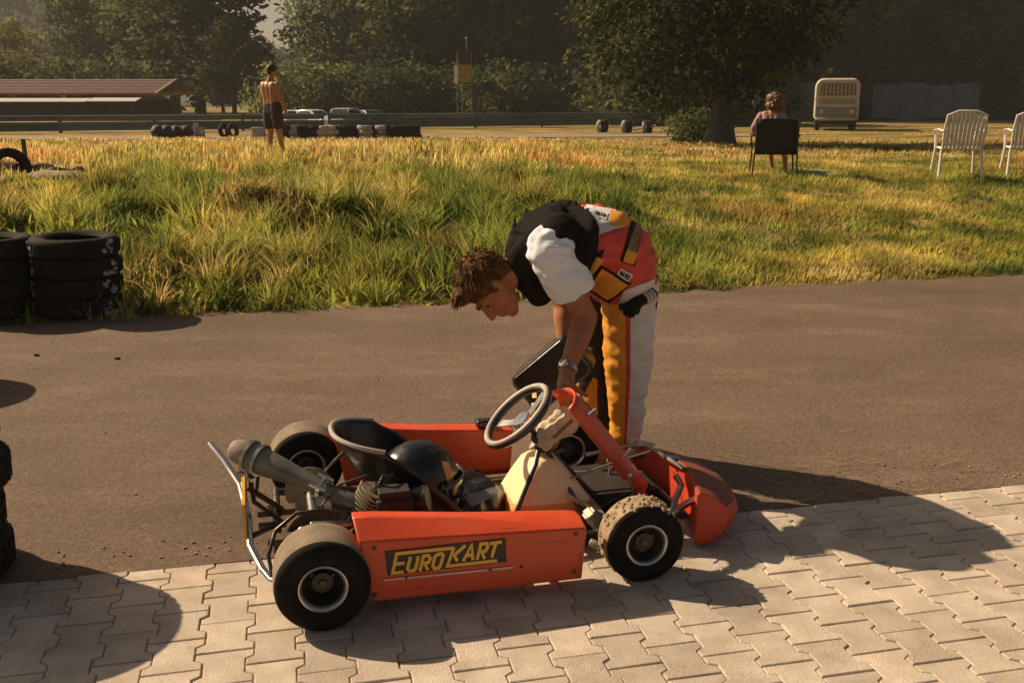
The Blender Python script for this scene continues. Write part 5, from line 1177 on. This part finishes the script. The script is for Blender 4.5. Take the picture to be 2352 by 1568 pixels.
# ---------------------------------------------------------------- woman seen from behind on a dark chair
d = 14.4; wx = (1768-CX)/F*d; wz = hz(wx, d) + .01
mch = thing('chair', 'black folding chair under the seated red haired person, seen from behind', 'chair', (wx, d, wz), R(-8)); mch.scale = (.95, .92, .89)
M_cblk = mat('black_canvas', (.014, .012, .011), rough=.7, var=.3, scale=12)
mb = MB(); rings = []
for z in np.linspace(.34, .90, 6): rings.append([(x_, -.20 - .10*(z-.4) + .03*(1-(x_/.3)**2) - .0, z + (-.015*(x_/.3)**2 if z > .85 else 0)) for x_ in np.linspace(-.30, .30, 7)])
mb.loft(rings, cap=False, closed=False); mb.build('backrest', M_cblk, mch, solid=.02)
mb = MB(); mb.box((.56, .46, .03), (0, .06, .44)); mb.build('seat', M_cblk, mch, bevel=.006)
for sx in (-1, 1):
    for y0, y1, z1 in ((-.22, -.30, .90), (.26, .26, .45)):
        mb = MB(); mb.tube([(.325*sx, y0 + (.02 if y0 < 0 else 0), -.03), (.30*sx, (y0+y1)/2, .45), (.30*sx, y1, z1)], .013, 8); mb.build('leg', mat('dark_brown_tube', (.05, .03, .02), rough=.5), mch)
    mb = MB(); mb.box((.05, .46, .025), (.32*sx, .03, .64)); mb.tube([(.32*sx, -.24, .63), (.32*sx, .24, .63), (.315*sx, .26, .45)], .011, 8); mb.build('armrest', M_cblk, mch)
wo = thing('person', 'person with curly red brown hair and mauve top sitting on the black chair', 'person', (wx, d, wz), R(-16)); wo.scale = (.86, .86, .82)
mb = MB()
for s in (-1, 0, 1): mb.cap_seg((.09*s-.04, .06, .54), (.08*s-.06, .0, .86), .11, .10); mb.cap_seg((.08*s-.06, 0, .86), (.09*s-.08, .03, 1.02), .10, .085)
mb.cap_seg((-.08, .03, 1.05), (-.06, .06, 1.18), .06, .05); mb.ell((-.03, .08, 1.27), (.085, .10, .115)); mb.ell((.05, .13, 1.23), (.04, .05, .05))
for s, e_, w_ in ((-1, (-.35, .02, .80), (-.34, .24, .70)), (1, (.20, .1, .82), (.18, .30, .72))):
    mb.cap_seg((-.08 + .17*s, .03, 1.03), e_, .055, .045); mb.cap_seg(e_, w_, .045, .03)
    for k in range(4): mb.cap_seg((w_[0] + (k-1.5)*.016, w_[1], w_[2]), (w_[0] + (k-1.5)*.018, w_[1]+.08, w_[2]-.01), .013, .009, 8)
    mb.cap_seg(w_, (w_[0] - s*.04, w_[1]+.04, w_[2]), .013, .01, 8)
for s, kx, fx in ((-1, -.10, -.02), (1, .14, .20)): mb.cap_seg((.09*s, .08, .53), (kx, .46, .50), .085, .065); mb.cap_seg((kx, .46, .50), (fx, .44, .05), .058, .036); mb.cap_seg((fx, .42, .03), (fx, .58, .025), .038, .028)
blob('body', mb, mat('sunlit_skin', (.40, .19, .085)), wo, .013, 4)
mb = MB()
for s in (-1, 0, 1): mb.cap_seg((.09*s-.04, .06, .52), (.08*s-.06, .0, .86), .122, .112); mb.cap_seg((.08*s-.06, 0, .86), (.075*s-.08, .03, 1.0), .112, .088)
for s in (1,): mb.cap_seg((-.08 + .16*s, .03, 1.03), (.13, .06, .93), .066, .06)
mb.cap_seg((-.24, .03, 1.02), (-.34, .02, .82), .063, .056)
blob('top', mb, mat('mauve_cotton', (.34, .22, .24), rough=.85, var=.2), wo, .013, 3, wrinkle=.012, wscale=9)
mb = MB(); mb.ell((-.035, .05, 1.29), (.120, .115, .125)); mb.ell((-.08, .02, 1.20), (.10, .09, .09)); mb.ell((.05, .06, 1.20), (.085, .09, .08)); g = random.Random(8)
for k in range(340): v = Vector((g.gauss(0, 1), g.gauss(0, 1), g.gauss(0, 1))).normalized(); p_ = Vector((-.035 + v.x*.130, .045 + v.y*.12, 1.262 + v.z*.138)); mb.tube([p_ - v*.03, p_ + Vector((g.gauss(0, .02), g.gauss(0, .02), g.gauss(0, .02))), p_ + v*.015 + Vector((g.gauss(0, .025), g.gauss(0, .02), -.02))], [.014, .011, .004], 6)
blob('hair', mb, mat('red_hair', (.16, .060, .022), rough=.5, var=.4, scale=30), wo, .010, 1)
# ---------------------------------------------------------------- car tyres
M_ctyre = mat('old_car_tyre', (.016, .0145, .013), rough=.85, var=.4, scale=12, bump=.3, bscale=60, spec=.12, col2=(.030, .026, .022))
M_paint = mat('flaking_paint', (.30, .33, .36), rough=.9, var=.3, scale=16)
def tyre_mesh(r=.30, h=.142, inner=.185, n=40, simple=False):
    mb = MB(); k = h/2
    prof = [(inner, -k*.55), (inner+.02, -k*.85), (r*.83, -k), (r*.94, -k*.9), (r, -k*.62), (r*1.004, 0), (r, k*.62), (r*.94, k*.9), (r*.83, k), (inner+.02, k*.85), (inner, k*.55), (inner+.03, k*.45), (r*.9, k*.4), (r*.9, -k*.4), (inner+.03, -k*.45)]
    mb.lathe(prof, n if not simple else 16, closed_prof=True)
    if not simple:
        for j in range(44):
            a = 2*math.pi*j/44; q = Matrix.Rotation(a, 4, 'Z')
            for z, o_ in ((-k*.3, 0), (k*.3, .07)): mb.box((.008, .026, k*.5), (r*1.006, o_*r, z), q)
    return mb.mesh('tyre', M_ctyre, angle=45)
ME_t = tyre_mesh(); ME_ts = tyre_mesh(.30, .175, .17, simple=True)
def tyre(me, loc, label, group, rot=(0, 0, 0)):
    o = bpy.data.objects.new('car_tyre', me); link(o); o.location = loc; o.rotation_euler = rot; return tag(o, label, 'tyre', group)
ORD = ['bottom', 'second', 'third', 'top']
stk = []
for nm, cx_, cy_, sd in (('paint streaked stack beside the bank', -3.13, 7.08, 1), ('stack at the left edge beside the bank', -3.72, 6.98, 2), ('stack at the left end of the pavers', -1.922, 2.93, 3), ('stack just outside the left edge on the asphalt', -3.47, 5.27, 4)):
    g = random.Random(sd); N_ = 4
    for k in range(N_):
        o = tyre(ME_t, (cx_ + g.uniform(-.015, .015), cy_ + g.uniform(-.015, .015), .071 + k*.1425), ORD[k] + ' tyre of the ' + nm, 'tyres stacked along the lane', (g.uniform(-.02, .02), g.uniform(-.02, .02), g.uniform(0, 6)))
        if sd == 1: stk.append(o)
bpy.context.view_layer.update()
g = random.Random(9)
for k, o in enumerate(stk):                  # paint streaks on the painted stack
    mb = MB(); c = o.matrix_world.inverted()
    for a0 in ((-2.75, -2.35), (-.55, -.12)):
        for j in range(7):
            a = g.uniform(*a0); z = g.uniform(-.045, .045); w_, h_ = g.uniform(.02, .05), g.uniform(.012, .03); r = .3045
            Q_ = Matrix.Rotation(a - o.rotation_euler.z, 4, 'Z'); mb.box((.004, w_, h_), (r + .0012*j*.3, 0, z), Q_)
    mb.build('paint_streak', M_paint, o, smooth=False)['kind'] = 'stuff'
# half buried old tyres and rubble at the left
def hzp(u, y): x = (u-CX)/F*y; return Vector((x, y, hz(x, y)))
p = hzp(36, 13.9); tyre(ME_t, p + Vector((0, 0, .05)), 'half buried tyre standing upright beside the wooden post', 'old tyres lying in the grass', (R(84), 0, R(52)))
p = hzp(95, 13.7); tyre(ME_t, p + Vector((0, 0, .02)), 'old tyre leaning at a slant right of the upright one', 'old tyres lying in the grass', (R(38), R(-14), R(10)))
p = hzp(8, 13.8); tyre(ME_t, p + Vector((0, 0, .04)), 'flat tyre at the left edge before the upright one', 'old tyres lying in the grass', (R(8), 0, 0))
p = hzp(172, 13.6); tyre(ME_t, p + Vector((0, 0, .05)), 'broken tyre lying flat among the weeds, rightmost of the old ones', 'old tyres lying in the grass', (R(14), R(10), 1))
p = hzp(75, 15.2); mb = MB(); mb.box((.05, .05, .55), (0, 0, .22)); po = mb.build('post', mat('weathered_wood', (.10, .075, .05), rough=.9, var=.3, scale=20), loc=p); tag(po, 'thin weathered wooden post behind the leaning tyre', 'post')
g = random.Random(3)
for k in range(7):
    p = hzp(120 + k*17 + g.uniform(-6, 6), 13.3 + g.uniform(-.25, .25)); mb = MB(); mb.ell((0, 0, .03), (g.uniform(.05, .11), g.uniform(.04, .08), g.uniform(.04, .07)), 9, 6)
    o = blob('rock', mb, mat('rubble', (.12, .10, .08), rough=.95, var=.5, scale=8, col2=(.26, .22, .17)), None, .012, 1, wrinkle=.02, wscale=12, seed=k); o.location = p; o.rotation_euler = (0, 0, k)
    tag(o, ('first', 'second', 'third', 'fourth', 'fifth', 'sixth', 'last')[k] + ' brown lump of rubble, counted rightwards from the leaning tyre', 'rubble', 'lumps of rubble by the old tyres')
for (u, v) in ((84, 818), (270, 826)):
    q = on(u, v); mb = MB(); mb.ell((0, 0, .008), (.02, .010, .009), 8, 6); o = mb.build('stone', mat('dark_stone', (.05, .04, .03), rough=.9), loc=q); tag(o, 'small dark stone on the asphalt, ' + ('nearer the left edge' if u < 100 else 'right of the other dark stone'), 'stone')

# far tyre wall across the track
ORDN = 'one two three four five six seven eight nine ten eleven twelve thirteen fourteen fifteen sixteen seventeen'.split()
g = random.Random(14); M_wt = mat('whitewashed_tyre', (.36, .33, .29), rough=.9, var=.4, scale=10)
ME_tw = ME_ts.copy(); ME_tw.materials[0] = M_wt; ME_tw.name = 'tyre'
n = 17
for k in range(n):
    u = 664 + (955-664)*k/(n-1); y = 39.5 + g.uniform(-.25, .25); b = hzp(u, y); pale = k in (1, 5, 6, 10, 12)
    for j in range(3):
        o = tyre(ME_tw if (pale and j < 3) else ME_ts, b + Vector((g.uniform(-.05, .05), g.uniform(-.05, .05), .085 + j*.17)), ('bottom', 'middle', 'top')[j] + (' whitewashed' if pale else ' black') + ' tyre in stack ' + ORDN[k] + ' from the left of the low tyre wall', 'tyres in the low far tyre wall', (g.uniform(-.06, .06), g.uniform(-.06, .06), g.uniform(0, 6)))
for k, (u, y, nm) in enumerate(((1377, 47.5, 'first'), (1432, 47.0, 'second'), (1478, 46.5, 'third'))):
    b = hzp(u, y); tyre(ME_tw, b + Vector((-.07, 0, .27)), nm + ' from the left of the three upright whitewashed tyres on the track edge', 'upright whitewashed tyres', (R(90), 0, R(62 + 4*k)))
    tyre(ME_ts, b + Vector((.16, .08, .27)), 'black tyre standing behind the ' + nm + ' whitewashed one on the track edge', 'upright black tyres', (R(90), 0, R(62 + 4*k)))
p = hzp(1448, 46.6); mb = MB(); mb.tube([(0, 0, .14), (1.0, -.3, .34)], .05, 8); o = mb.build('plank', M_wt, loc=p); tag(o, 'pale pole leaning between the second and third upright tyres', 'pole')
# dark bale with a white end, leaning tyres and pale block left of the shirtless man
p = hzp(412, 40.0); bale = thing('bale', 'black wrapped bale with a pale end board on the track edge', 'bale', p, R(6))
mb = MB(); 
for k in range(4): mb.ell((-.55 + .37*k, 0, .25), (.28, .32, .27), 12, 8)
blob('cover', mb, M_cblk, bale, .05, 2, wrinkle=.03, wscale=3)
mb = MB(); mb.box((.10, .6, .56), (.92, 0, .28)); mb.box((.34, .06, .42), (1.12, -.2, .21)); mb.build('end_board', M_wt, bale, bevel=.01)
for u, a, nm in ((528, 70, 'left'), (548, 62, 'right')):
    p = hzp(u, 41); tyre(ME_ts, p + Vector((0, 0, .26)), nm + ' one of two dark tyres leaning upright between bale and shirtless man', 'leaning tyres by the bale', (R(82), R(8), R(a)))
p = hzp(606, 40.5); mb = MB(); mb.box((.5, .3, .42), (0, 0, .2)); mb.box((.2, .26, .2), (.42, 0, .1)); o = mb.build('block', M_wt, bevel=.03, loc=p); tag(o, 'pale concrete block on the track edge just left of the shirtless man', 'block')

# guard rail along the track
M_teal = mat('teal_rail', (.075, .105, .098), rough=.6, metal=.2, var=.2, scale=1.5, col2=(.12, .155, .14))
M_teal2 = mat('pale_rail', (.17, .20, .185), rough=.6, metal=.2, var=.15, scale=2)
def rail(name, x0, x1, yf, label, pale=()):
    t = thing(name, label, 'crash barrier', ((x0+x1)/2, yf((x0+x1)/2), 0)); o0 = Vector(t.location)
    n_ = max(1, round((x1-x0)/4.0)); 
    for k in range(n_):
        a, b = x0 + (x1-x0)*k/n_, x0 + (x1-x0)*(k+1)/n_ - .03
        for zc, hh in ((.28, .40), (.66, .26)):
            mb = MB(); rings = []
            for x_ in (a, b):
                y_ = yf(x_); z0 = hz(x_, y_); rings.append([Vector((x_, y_ + dy, z0 + zc + hh*(f-.5))) - o0 for f, dy in ((0, .0), (.12, -.05), (.3, -.05), (.42, .0), (.58, .0), (.7, -.05), (.88, -.05), (1, 0), (1, .02), (.58, .03), (.42, .03), (0, .02))])
            mb.loft(rings, True); mb.build('rail', M_teal2 if (k in pale or zc > .5 and k % 3 == 1) else M_teal, t, smooth=False)
        y_ = yf(a); mb = MB(); mb.box((.12, .12, .95), (a - o0.x, y_ + .10 - o0.y, hz(a, y_) + .38)); mb.build('post', M_teal, t, smooth=False)
YF = lambda x: 47 + .45*(x + 20)
rail('guard_rail', -32, -9.5, YF, 'teal guard rail in front of the brown roofed shed', (3,))
rail('guard_rail', -9.3, 9, YF, 'teal guard rail in the middle, in front of cars and marshal hut')
rail('guard_rail', 9.2, 15.2, YF, 'shaded teal guard rail at the right, behind the thick trunk')

# long shed at the left
sd = thing('shed', 'long low open shed with a brown tiled roof and a pale gutter board', 'shed', (-32, 76, 0), R(-2.0))
M_rt = mat('brown_tiles', (.15, .092, .075), rough=.9, var=.2, scale=3, col2=(.24, .15, .12))
RX = 5.9
mb = MB(); mb.box((34.6, 5.0, 2.0), (RX-17.9, 3.2, .6)); mb.build('wall', mat('dark_boarding', (.035, .028, .024), rough=.9, var=.3, scale=1), sd, smooth=False)
mb = MB(); mb.loft([[(x, -.6, 2.0), (x + (.6 if x > 0 else 0), 2.2, 3.05), (x + (.6 if x > 0 else 0), 2.25, 2.95), (x, -.6, 1.9)] for x in (RX-36, RX)], True); roof = mb.build('roof', M_rt, sd, smooth=False)
mb = MB(); mb.loft([[(x, 2.25, 3.02), (x, 6.5, 2.0), (x, 6.5, 1.9), (x, 2.25, 2.92)] for x in (RX-36, RX+.6)], True); mb.build('roof', M_rt, sd, smooth=False)
for k in range(9):
    z = k/9; mb = MB(); mb.box((36.2, .06, .035), (RX-17.9 + .3*z, -.58 + 2.8*z, 2.02 + 1.05*z)); mb.build('tile_course', M_rt, roof, smooth=False)
mb = MB(); mb.tube([(RX+.02, -.62, 1.98), (RX+.62, 2.2, 3.07)], .07, 6); mb.build('verge_board', mat('pale_board', (.50, .47, .42), rough=.7, var=.1), sd)
for x0_, x1_, dz_ in ((RX-36, RX-4.6, 0), (RX-4.5, RX-.9, .03)):
    mb = MB(); mb.loft([[(x, -1.0, 1.66 + dz_), (x, -2.2, 1.42 + dz_), (x, -2.2, 1.36 + dz_), (x, -1.0, 1.60 + dz_)] for x in (x0_, x1_)], True); mb.build('awning', MATS['pale_board'], sd, smooth=False)
for k in range(8):
    mb = MB(); mb.box((.16, .16, 1.7), (RX-1.5-4.6*k, -1.2, .4)); mb.build('post', mat('dark_boarding', (0, 0, 0)), sd, smooth=False)
ls = thing('loudspeaker', 'round pale grey loudspeaker above the left end of the shed roof', 'loudspeaker', ((6-CX)/F*73, 73, 3.4), R(10))
mb = MB(); mb.lathe([(.12, .5), (.14, .3), (.28, .08), (.38, .0), (.36, -.01), (.25, .06), (.10, .25), (0, .28)], 20, axis='Y'); mb.build('horn', mat('speaker_grey', (.42, .45, .48), rough=.5), ls)
mb = MB(); mb.ell((0, .05, 0), (.09, .1, .09)); mb.tube([(0, .3, -.1), (0, .3, -3.3)], .04, 8); mb.build('mast', mat('speaker_dark', (.10, .11, .12), rough=.5), ls)

# marshal hut on legs
D_ = 58.0; s_ = D_/F*1.03; hut = thing('marshal_hut', 'small yellow and white marshal hut on thin legs in front of dark trees', 'hut', ((1074-CX)/F*D_, D_, 0), R(-14))
M_hy = mat('hut_yellow', (.30, .19, .035), rough=.7, var=.15, scale=3); M_hw = mat('hut_white', (.70, .67, .58), rough=.6, var=.06); M_hd = mat('hut_dark', (.035, .028, .022), rough=.5, var=.3)
mb = MB(); mb.box((.80, .03, .92), (.10, -.55, 2.95)); mb.build('front_panel', M_hy, hut, smooth=False)
mb = MB(); mb.box((.03, 1.0, 1.05), (-.36, -.04, 2.88)); mb.box((.22, .03, 1.0), (-.42, -.56, 2.90)); mb.build('side_panel', M_hw, hut, smooth=False)
mb = MB(); mb.box((.9, 1.0, .06), (.05, -.04, 2.42)); mb.build('floor', M_hd, hut, smooth=False)
mb = MB(); mb.box((1.05, 1.2, .07), (.05, -.04, 4.18)); mb.build('roof', M_hd, hut, smooth=False)
mb = MB(); mb.box((.74, .9, .74), (.08, .0, 3.80)); mb.build('window', mat('hut_glass', (.03, .025, .018), rough=.15), hut, smooth=False)
for x_, y_ in ((-.36, -.55), (.48, -.55), (-.36, .45), (.48, .45)):
    mb = MB(); mb.tube([(x_*1.05, y_, 0), (x_, y_, 2.4), (x_, y_, 4.15)], .022, 6); mb.build('leg', M_teal if x_ > 0 else M_teal2, hut)
mb = MB(); mb.tube([(.05, 0, 4.2), (.05, 0, 4.95)], .03, 6); mb.ell((.05, 0, 4.85), .09, 8, 6); mb.build('finial', M_teal2, hut)
mb = MB(); mb.box((.30, .05, 2.35), (.42, .30, 1.2)); mb.build('back_board', M_hd, hut, smooth=False)

# parked cars behind the rail
def car(u, d, rz, paint, label, sc=1.0):
    t = thing('parked_car', label, 'car', ((u-CX)/F*d, d, -0.10), rz, 'cars parked behind the guard rail'); t.scale = (sc,)*3
    prof = [(-2.0, .35), (-2.05, .62), (-1.95, .86), (-1.55, .92), (-1.0, 1.36), (-.2, 1.43), (.55, 1.38), (1.05, .98), (1.85, .84), (2.05, .62), (2.02, .35)]
    mb = MB(); mb.loft([[(x, y, z if z < .95 else .95 + (z-.95)*(1 if abs(y) < .6 else .9)) for x, z in prof] for y in (-.82, -.74, 0, .74, .82)] if False else [[(x, yy*(1 if z < .95 else .78), z) for x, z in prof] for yy in (-.82, -.76, 0, .76, .82)], True)
    mb.build('body', paint, t, bevel=.05, angle=45)
    gl = mat('car_glass', (.03, .035, .035), rough=.1)
    for yy in (-1, 1): mb = MB(); mb.loft([[(x, yy*w, z) for x, z, w in ((-1.2, .97, .80), (.85, .97, .80), (.45, 1.30, .665), (-.9, 1.30, .665))], [(x, yy*(w-.03), z) for x, z, w in ((-1.2, .97, .80), (.85, .97, .80), (.45, 1.30, .665), (-.9, 1.30, .665))]], True); mb.build('side_window', gl, t, smooth=False)
    for a, b_, nm in (((1.04, 1.0), (.60, 1.34), 'windscreen'), ((-1.50, .96), (-1.05, 1.31), 'rear_window')):
        mb = MB(); s2 = 1 if a[0] > 0 else -1; mb.loft([[(a[0] + o_*s2, -.56, a[1] + o_), (a[0] + o_*s2, .56, a[1] + o_), (b_[0] + o_*s2, .50, b_[1] + o_), (b_[0] + o_*s2, -.50, b_[1] + o_)] for o_ in (-.03, .014)], True); mb.build(nm, gl, t, smooth=False)
    for x in (-1.25, 1.25):
        for yy in (-.74, .74): mb = MB(); mb.lathe([(0, -.09), (.20, -.09), (.30, -.07), (.30, .07), (.20, .09), (0, .09)], 18, axis='Y', M=Matrix.Translation((x, yy, .30))); mb.build('wheel', M_rub, t)
    for yy in (-.55, .55): mb = MB(); mb.box((.06, .32, .14), (2.02, yy, .66)); mb.build('headlight', M_white, t); mb = MB(); mb.box((.06, .28, .14), (-2.02, yy, .70)); mb.build('tail_light', mat('tail_red', (.35, .03, .02)), t)
    return t
P_w = mat('car_white', (.68, .67, .62), rough=.3, var=.03, coat=.4); P_s = mat('car_silver', (.44, .47, .46), rough=.32, metal=.3, var=.05, coat=.4); P_d = mat('car_dark', (.04, .045, .045), rough=.3, var=.1, coat=.3)
car(688, 57, R(-72), P_w, 'small white car half hidden by the shirtless man', .76); car(728, 56.5, R(-38), P_w, 'white car with a lit bonnet, second from the left', .78)
car(800, 56, R(-105), P_s, 'silver rounded car in the middle of the parked row', .84); car(858, 57.5, R(-60), P_d, 'dark car at the right end of the parked row', .76)

# camper van in the shade of the trees
vd = 50.0; vx = (1902-CX)/F*vd; van = thing('camper_van', 'old cream camper van seen from the front in the shade of the trees', 'van', (vx, vd, .05), R(-16))
M_vc = mat('van_cream', (.46, .41, .31), rough=.5, var=.1, scale=4); M_vb = mat('van_blue_grey', (.16, .18, .18), rough=.5, var=.15, scale=4)
def rrect(w, z0, z1, r=.3, y=0.0, n=5, wt=.96):
    o = []
    for cx_, cz, a0 in ((w/2-r, z1-r, 0), (-w/2+r, z1-r, 90), (-w/2+r*.5, z0+r*.5, 180), (w/2-r*.5, z0+r*.5, 270)):
        rr_ = r if cz > (z0+z1)/2 else r*.5
        for k in range(n+1): a = R(a0 + 90*k/n); o.append((cx_ + rr_*math.cos(a), y, cz + rr_*math.sin(a)))
    return o
mb = MB(); mb.loft([rrect(2.0, .55, 2.42, .34, -.06), rrect(2.08, .48, 2.5, .36, .05), rrect(2.08, .48, 2.5, .36, 4.2), rrect(2.0, .55, 2.4, .34, 4.3)], True); mb.build('body', M_vc, van, angle=40)
mb = MB(); mb.loft([[(x, y, z) for x, z in ((-.84, 1.68), (.84, 1.68), (.80, 2.24), (-.80, 2.24))] for y in (-.10, -.055)], True); ws = mb.build('windscreen', mat('van_glass', (.10, .08, .06), rough=.3), van, smooth=False)
for k in range(9): mb = MB(); mb.box((.10, .012, .50), (-.72 + .18*k, -.112, 1.96)); mb.build('curtain', mat('curtain_tan', (.34, .28, .20), rough=.9), ws, smooth=False)
for z in (1.30, 1.40, 1.50): mb = MB(); mb.box((1.66, .03, .035), (0, -.085, z)); mb.build('grille_slat', mat('grille_grey', (.20, .18, .14), rough=.6), van, smooth=False)
mb = MB(); mb.loft([[(x, y, z) for x, z in ((-.93, .66), (.93, .66), (.95, 1.12), (-.95, 1.12))] for y in (-.09, -.05)], True); mb.build('lower_panel', M_vb, van, smooth=False)
mb = MB(); mb.tube([(-1.0, -.02, .62), (-.9, -.14, .56), (.9, -.14, .56), (1.0, -.02, .62)], .06, 8); mb.build('bumper', mat('bumper_grey', (.30, .29, .26), rough=.5), van)
for s in (-1, 1):
    mb = MB(); mb.lathe([(0, -.03), (.11, -.03), (.12, .02), (0, .02)], 16, axis='Y', M=Matrix.Translation((.70*s, -.10, .92))); mb.build('headlight', mat('lamp_glass', (.45, .45, .42), rough=.2), van)
    mb = MB(); mb.tube([(1.02*s, .1, 1.5), (1.22*s, -.05, 1.6)], .02, 6); mb.box((.10, .04, .34), (1.24*s, -.06, 1.55)); mb.build('mirror', M_mblk, van)
    for y in (.5, 3.4): mb = MB(); mb.lathe([(0, -.12), (.2, -.12), (.34, -.09), (.34, .09), (.2, .12), (0, .12)], 18, axis='X', M=Matrix.Translation((.85*s, y, .33))); mb.build('wheel', M_rub, van)
mb = MB(); mb.box((1.8, 3.9, .25), (0, 2.1, .42)); mb.build('underbody', M_mblk, van, smooth=False)

# blue grey boarding behind the van
bd = thing('boarding', 'long blue grey boarded fence in deep shade at the right', 'fence', (26.5, 74, 0), R(4)); M_bg = mat('blue_grey_board', (.085, .115, .13), rough=.8, var=.2, scale=.7)
for k in range(7):
    if k == 2: continue
    mb = MB(); mb.box((1.95, .08, 2.6 - .25*(k % 2)), (-5.5 + 2.0*k, 0, 1.4)); mb.build('panel', M_bg, bd, smooth=False)
for k in range(8): mb = MB(); mb.box((.14, .14, 3.0), (-6.5 + 2.0*k, .12, 1.4)); mb.build('post', mat('dark_boarding', (0, 0, 0)), bd, smooth=False)

# white garden chairs seen from behind
M_pl = mat('white_garden_plastic', (.74, .67, .62), rough=.5, var=.06)
gc = thing('garden_chair', 'left white plastic garden chair with a slatted back at the right of the meadow', 'chair', hzp(2184, 14.4), R(-12), 'white garden chairs on the meadow')
n_ = 9
for k in range(n_):
    x_ = -.215 + .43*k/(n_-1); hh = .90 - .05*(x_/.215)**2; mb = MB(); mb.loft([[(x_*s_ - .021, -.22 - (z-.42)*.28 + dy, z), (x_*s_ + .021, -.22 - (z-.42)*.28 + dy, z), (x_*s_ + .021, -.22 - (z-.42)*.28 + dy + .012, z), (x_*s_ - .021, -.22 - (z-.42)*.28 + dy + .012, z)] for z, s_, dy in ((.40, .95, 0), (.65, 1.0, -.01), (hh, 1.06, .015))], True); mb.build('slat', M_pl, gc, smooth=False)
mb = MB(); mb.tube([(-.25, -.20, .38), (-.265, -.30, .66), (-.25, -.36, .86), (-.12, -.372, .915), (.12, -.372, .915), (.25, -.36, .86), (.265, -.30, .66), (.25, -.20, .38)], .019, 8); mb.build('back_frame', M_pl, gc)
mb = MB(); mb.box((.50, .46, .03), (0, .03, .40)); mb.build('seat', M_pl, gc, bevel=.008)
for s in (-1, 1):
    mb = MB(); mb.tube([(.265*s, -.30, .64), (.29*s, -.05, .66), (.29*s, .22, .645), (.27*s, .27, .58)], .028, 8, flat=.5); mb.build('armrest', M_pl, gc)
    for y, y2 in ((-.20, -.30), (.25, .30)): mb = MB(); mb.tube([(.27*s, y + (.02 if y > 0 else 0), .62 if y > 0 else .40), (.26*s, y, .38), (.29*s, y2, -.03)], .020, 8); mb.build('leg', M_pl, gc)
g2 = dup(gc, hzp(2340, 14.8), R(-16), 'right white plastic garden chair, cut off by the right edge of the picture')
# blue grey tray on the grass by the chair
p = hzp(1852, 14.6); mb = MB(); mb.loft([[(x, y, z) for x, y in ((-.24, -.12), (.24, -.16), (.26, .12), (-.22, .16))] for z in (.0, .075)], True); o = mb.build('tray', mat('tray_blue', (.24, .29, .30), rough=.5, var=.15), bevel=.02, loc=p); o.rotation_euler = (0, 0, .1); tag(o, 'blue grey plastic tray lying on the grass right of the seated person', 'tray')
# pale green clutter by the thick trunk
for u, y, sc_, nm in ((1585, 27, .30, 'left of the thick trunk'), (1614, 28.5, .22, 'touching the thick trunk')):
    o = place(T_bush, u, y, sc_, 'small pale bush ' + nm, z=hz((u-CX)/F*y, y))

# ---------------------------------------------------------------- haze added to lift the blacks of the far trees
hzb = MB(); hzb.box((1840, 1560, 62), (0, 745, 28.5)); hm = bpy.data.materials.new('haze'); hm.use_nodes = True; hn = hm.node_tree.nodes; hl = hm.node_tree.links; hn.clear()
ho = hn.new('ShaderNodeOutputMaterial'); hv = hn.new('ShaderNodeVolumePrincipled'); hv.inputs['Color'].default_value = (.92, .90, .86, 1); hv.inputs['Density'].default_value = HAZE; hv.inputs['Anisotropy'].default_value = 0.0
hl.new(hv.outputs[0], ho.inputs['Volume']); ho_ = hzb.build('haze', hm, smooth=False); tag(ho_, 'thin warm haze added over the field to lift the dark trees', kind='stuff')
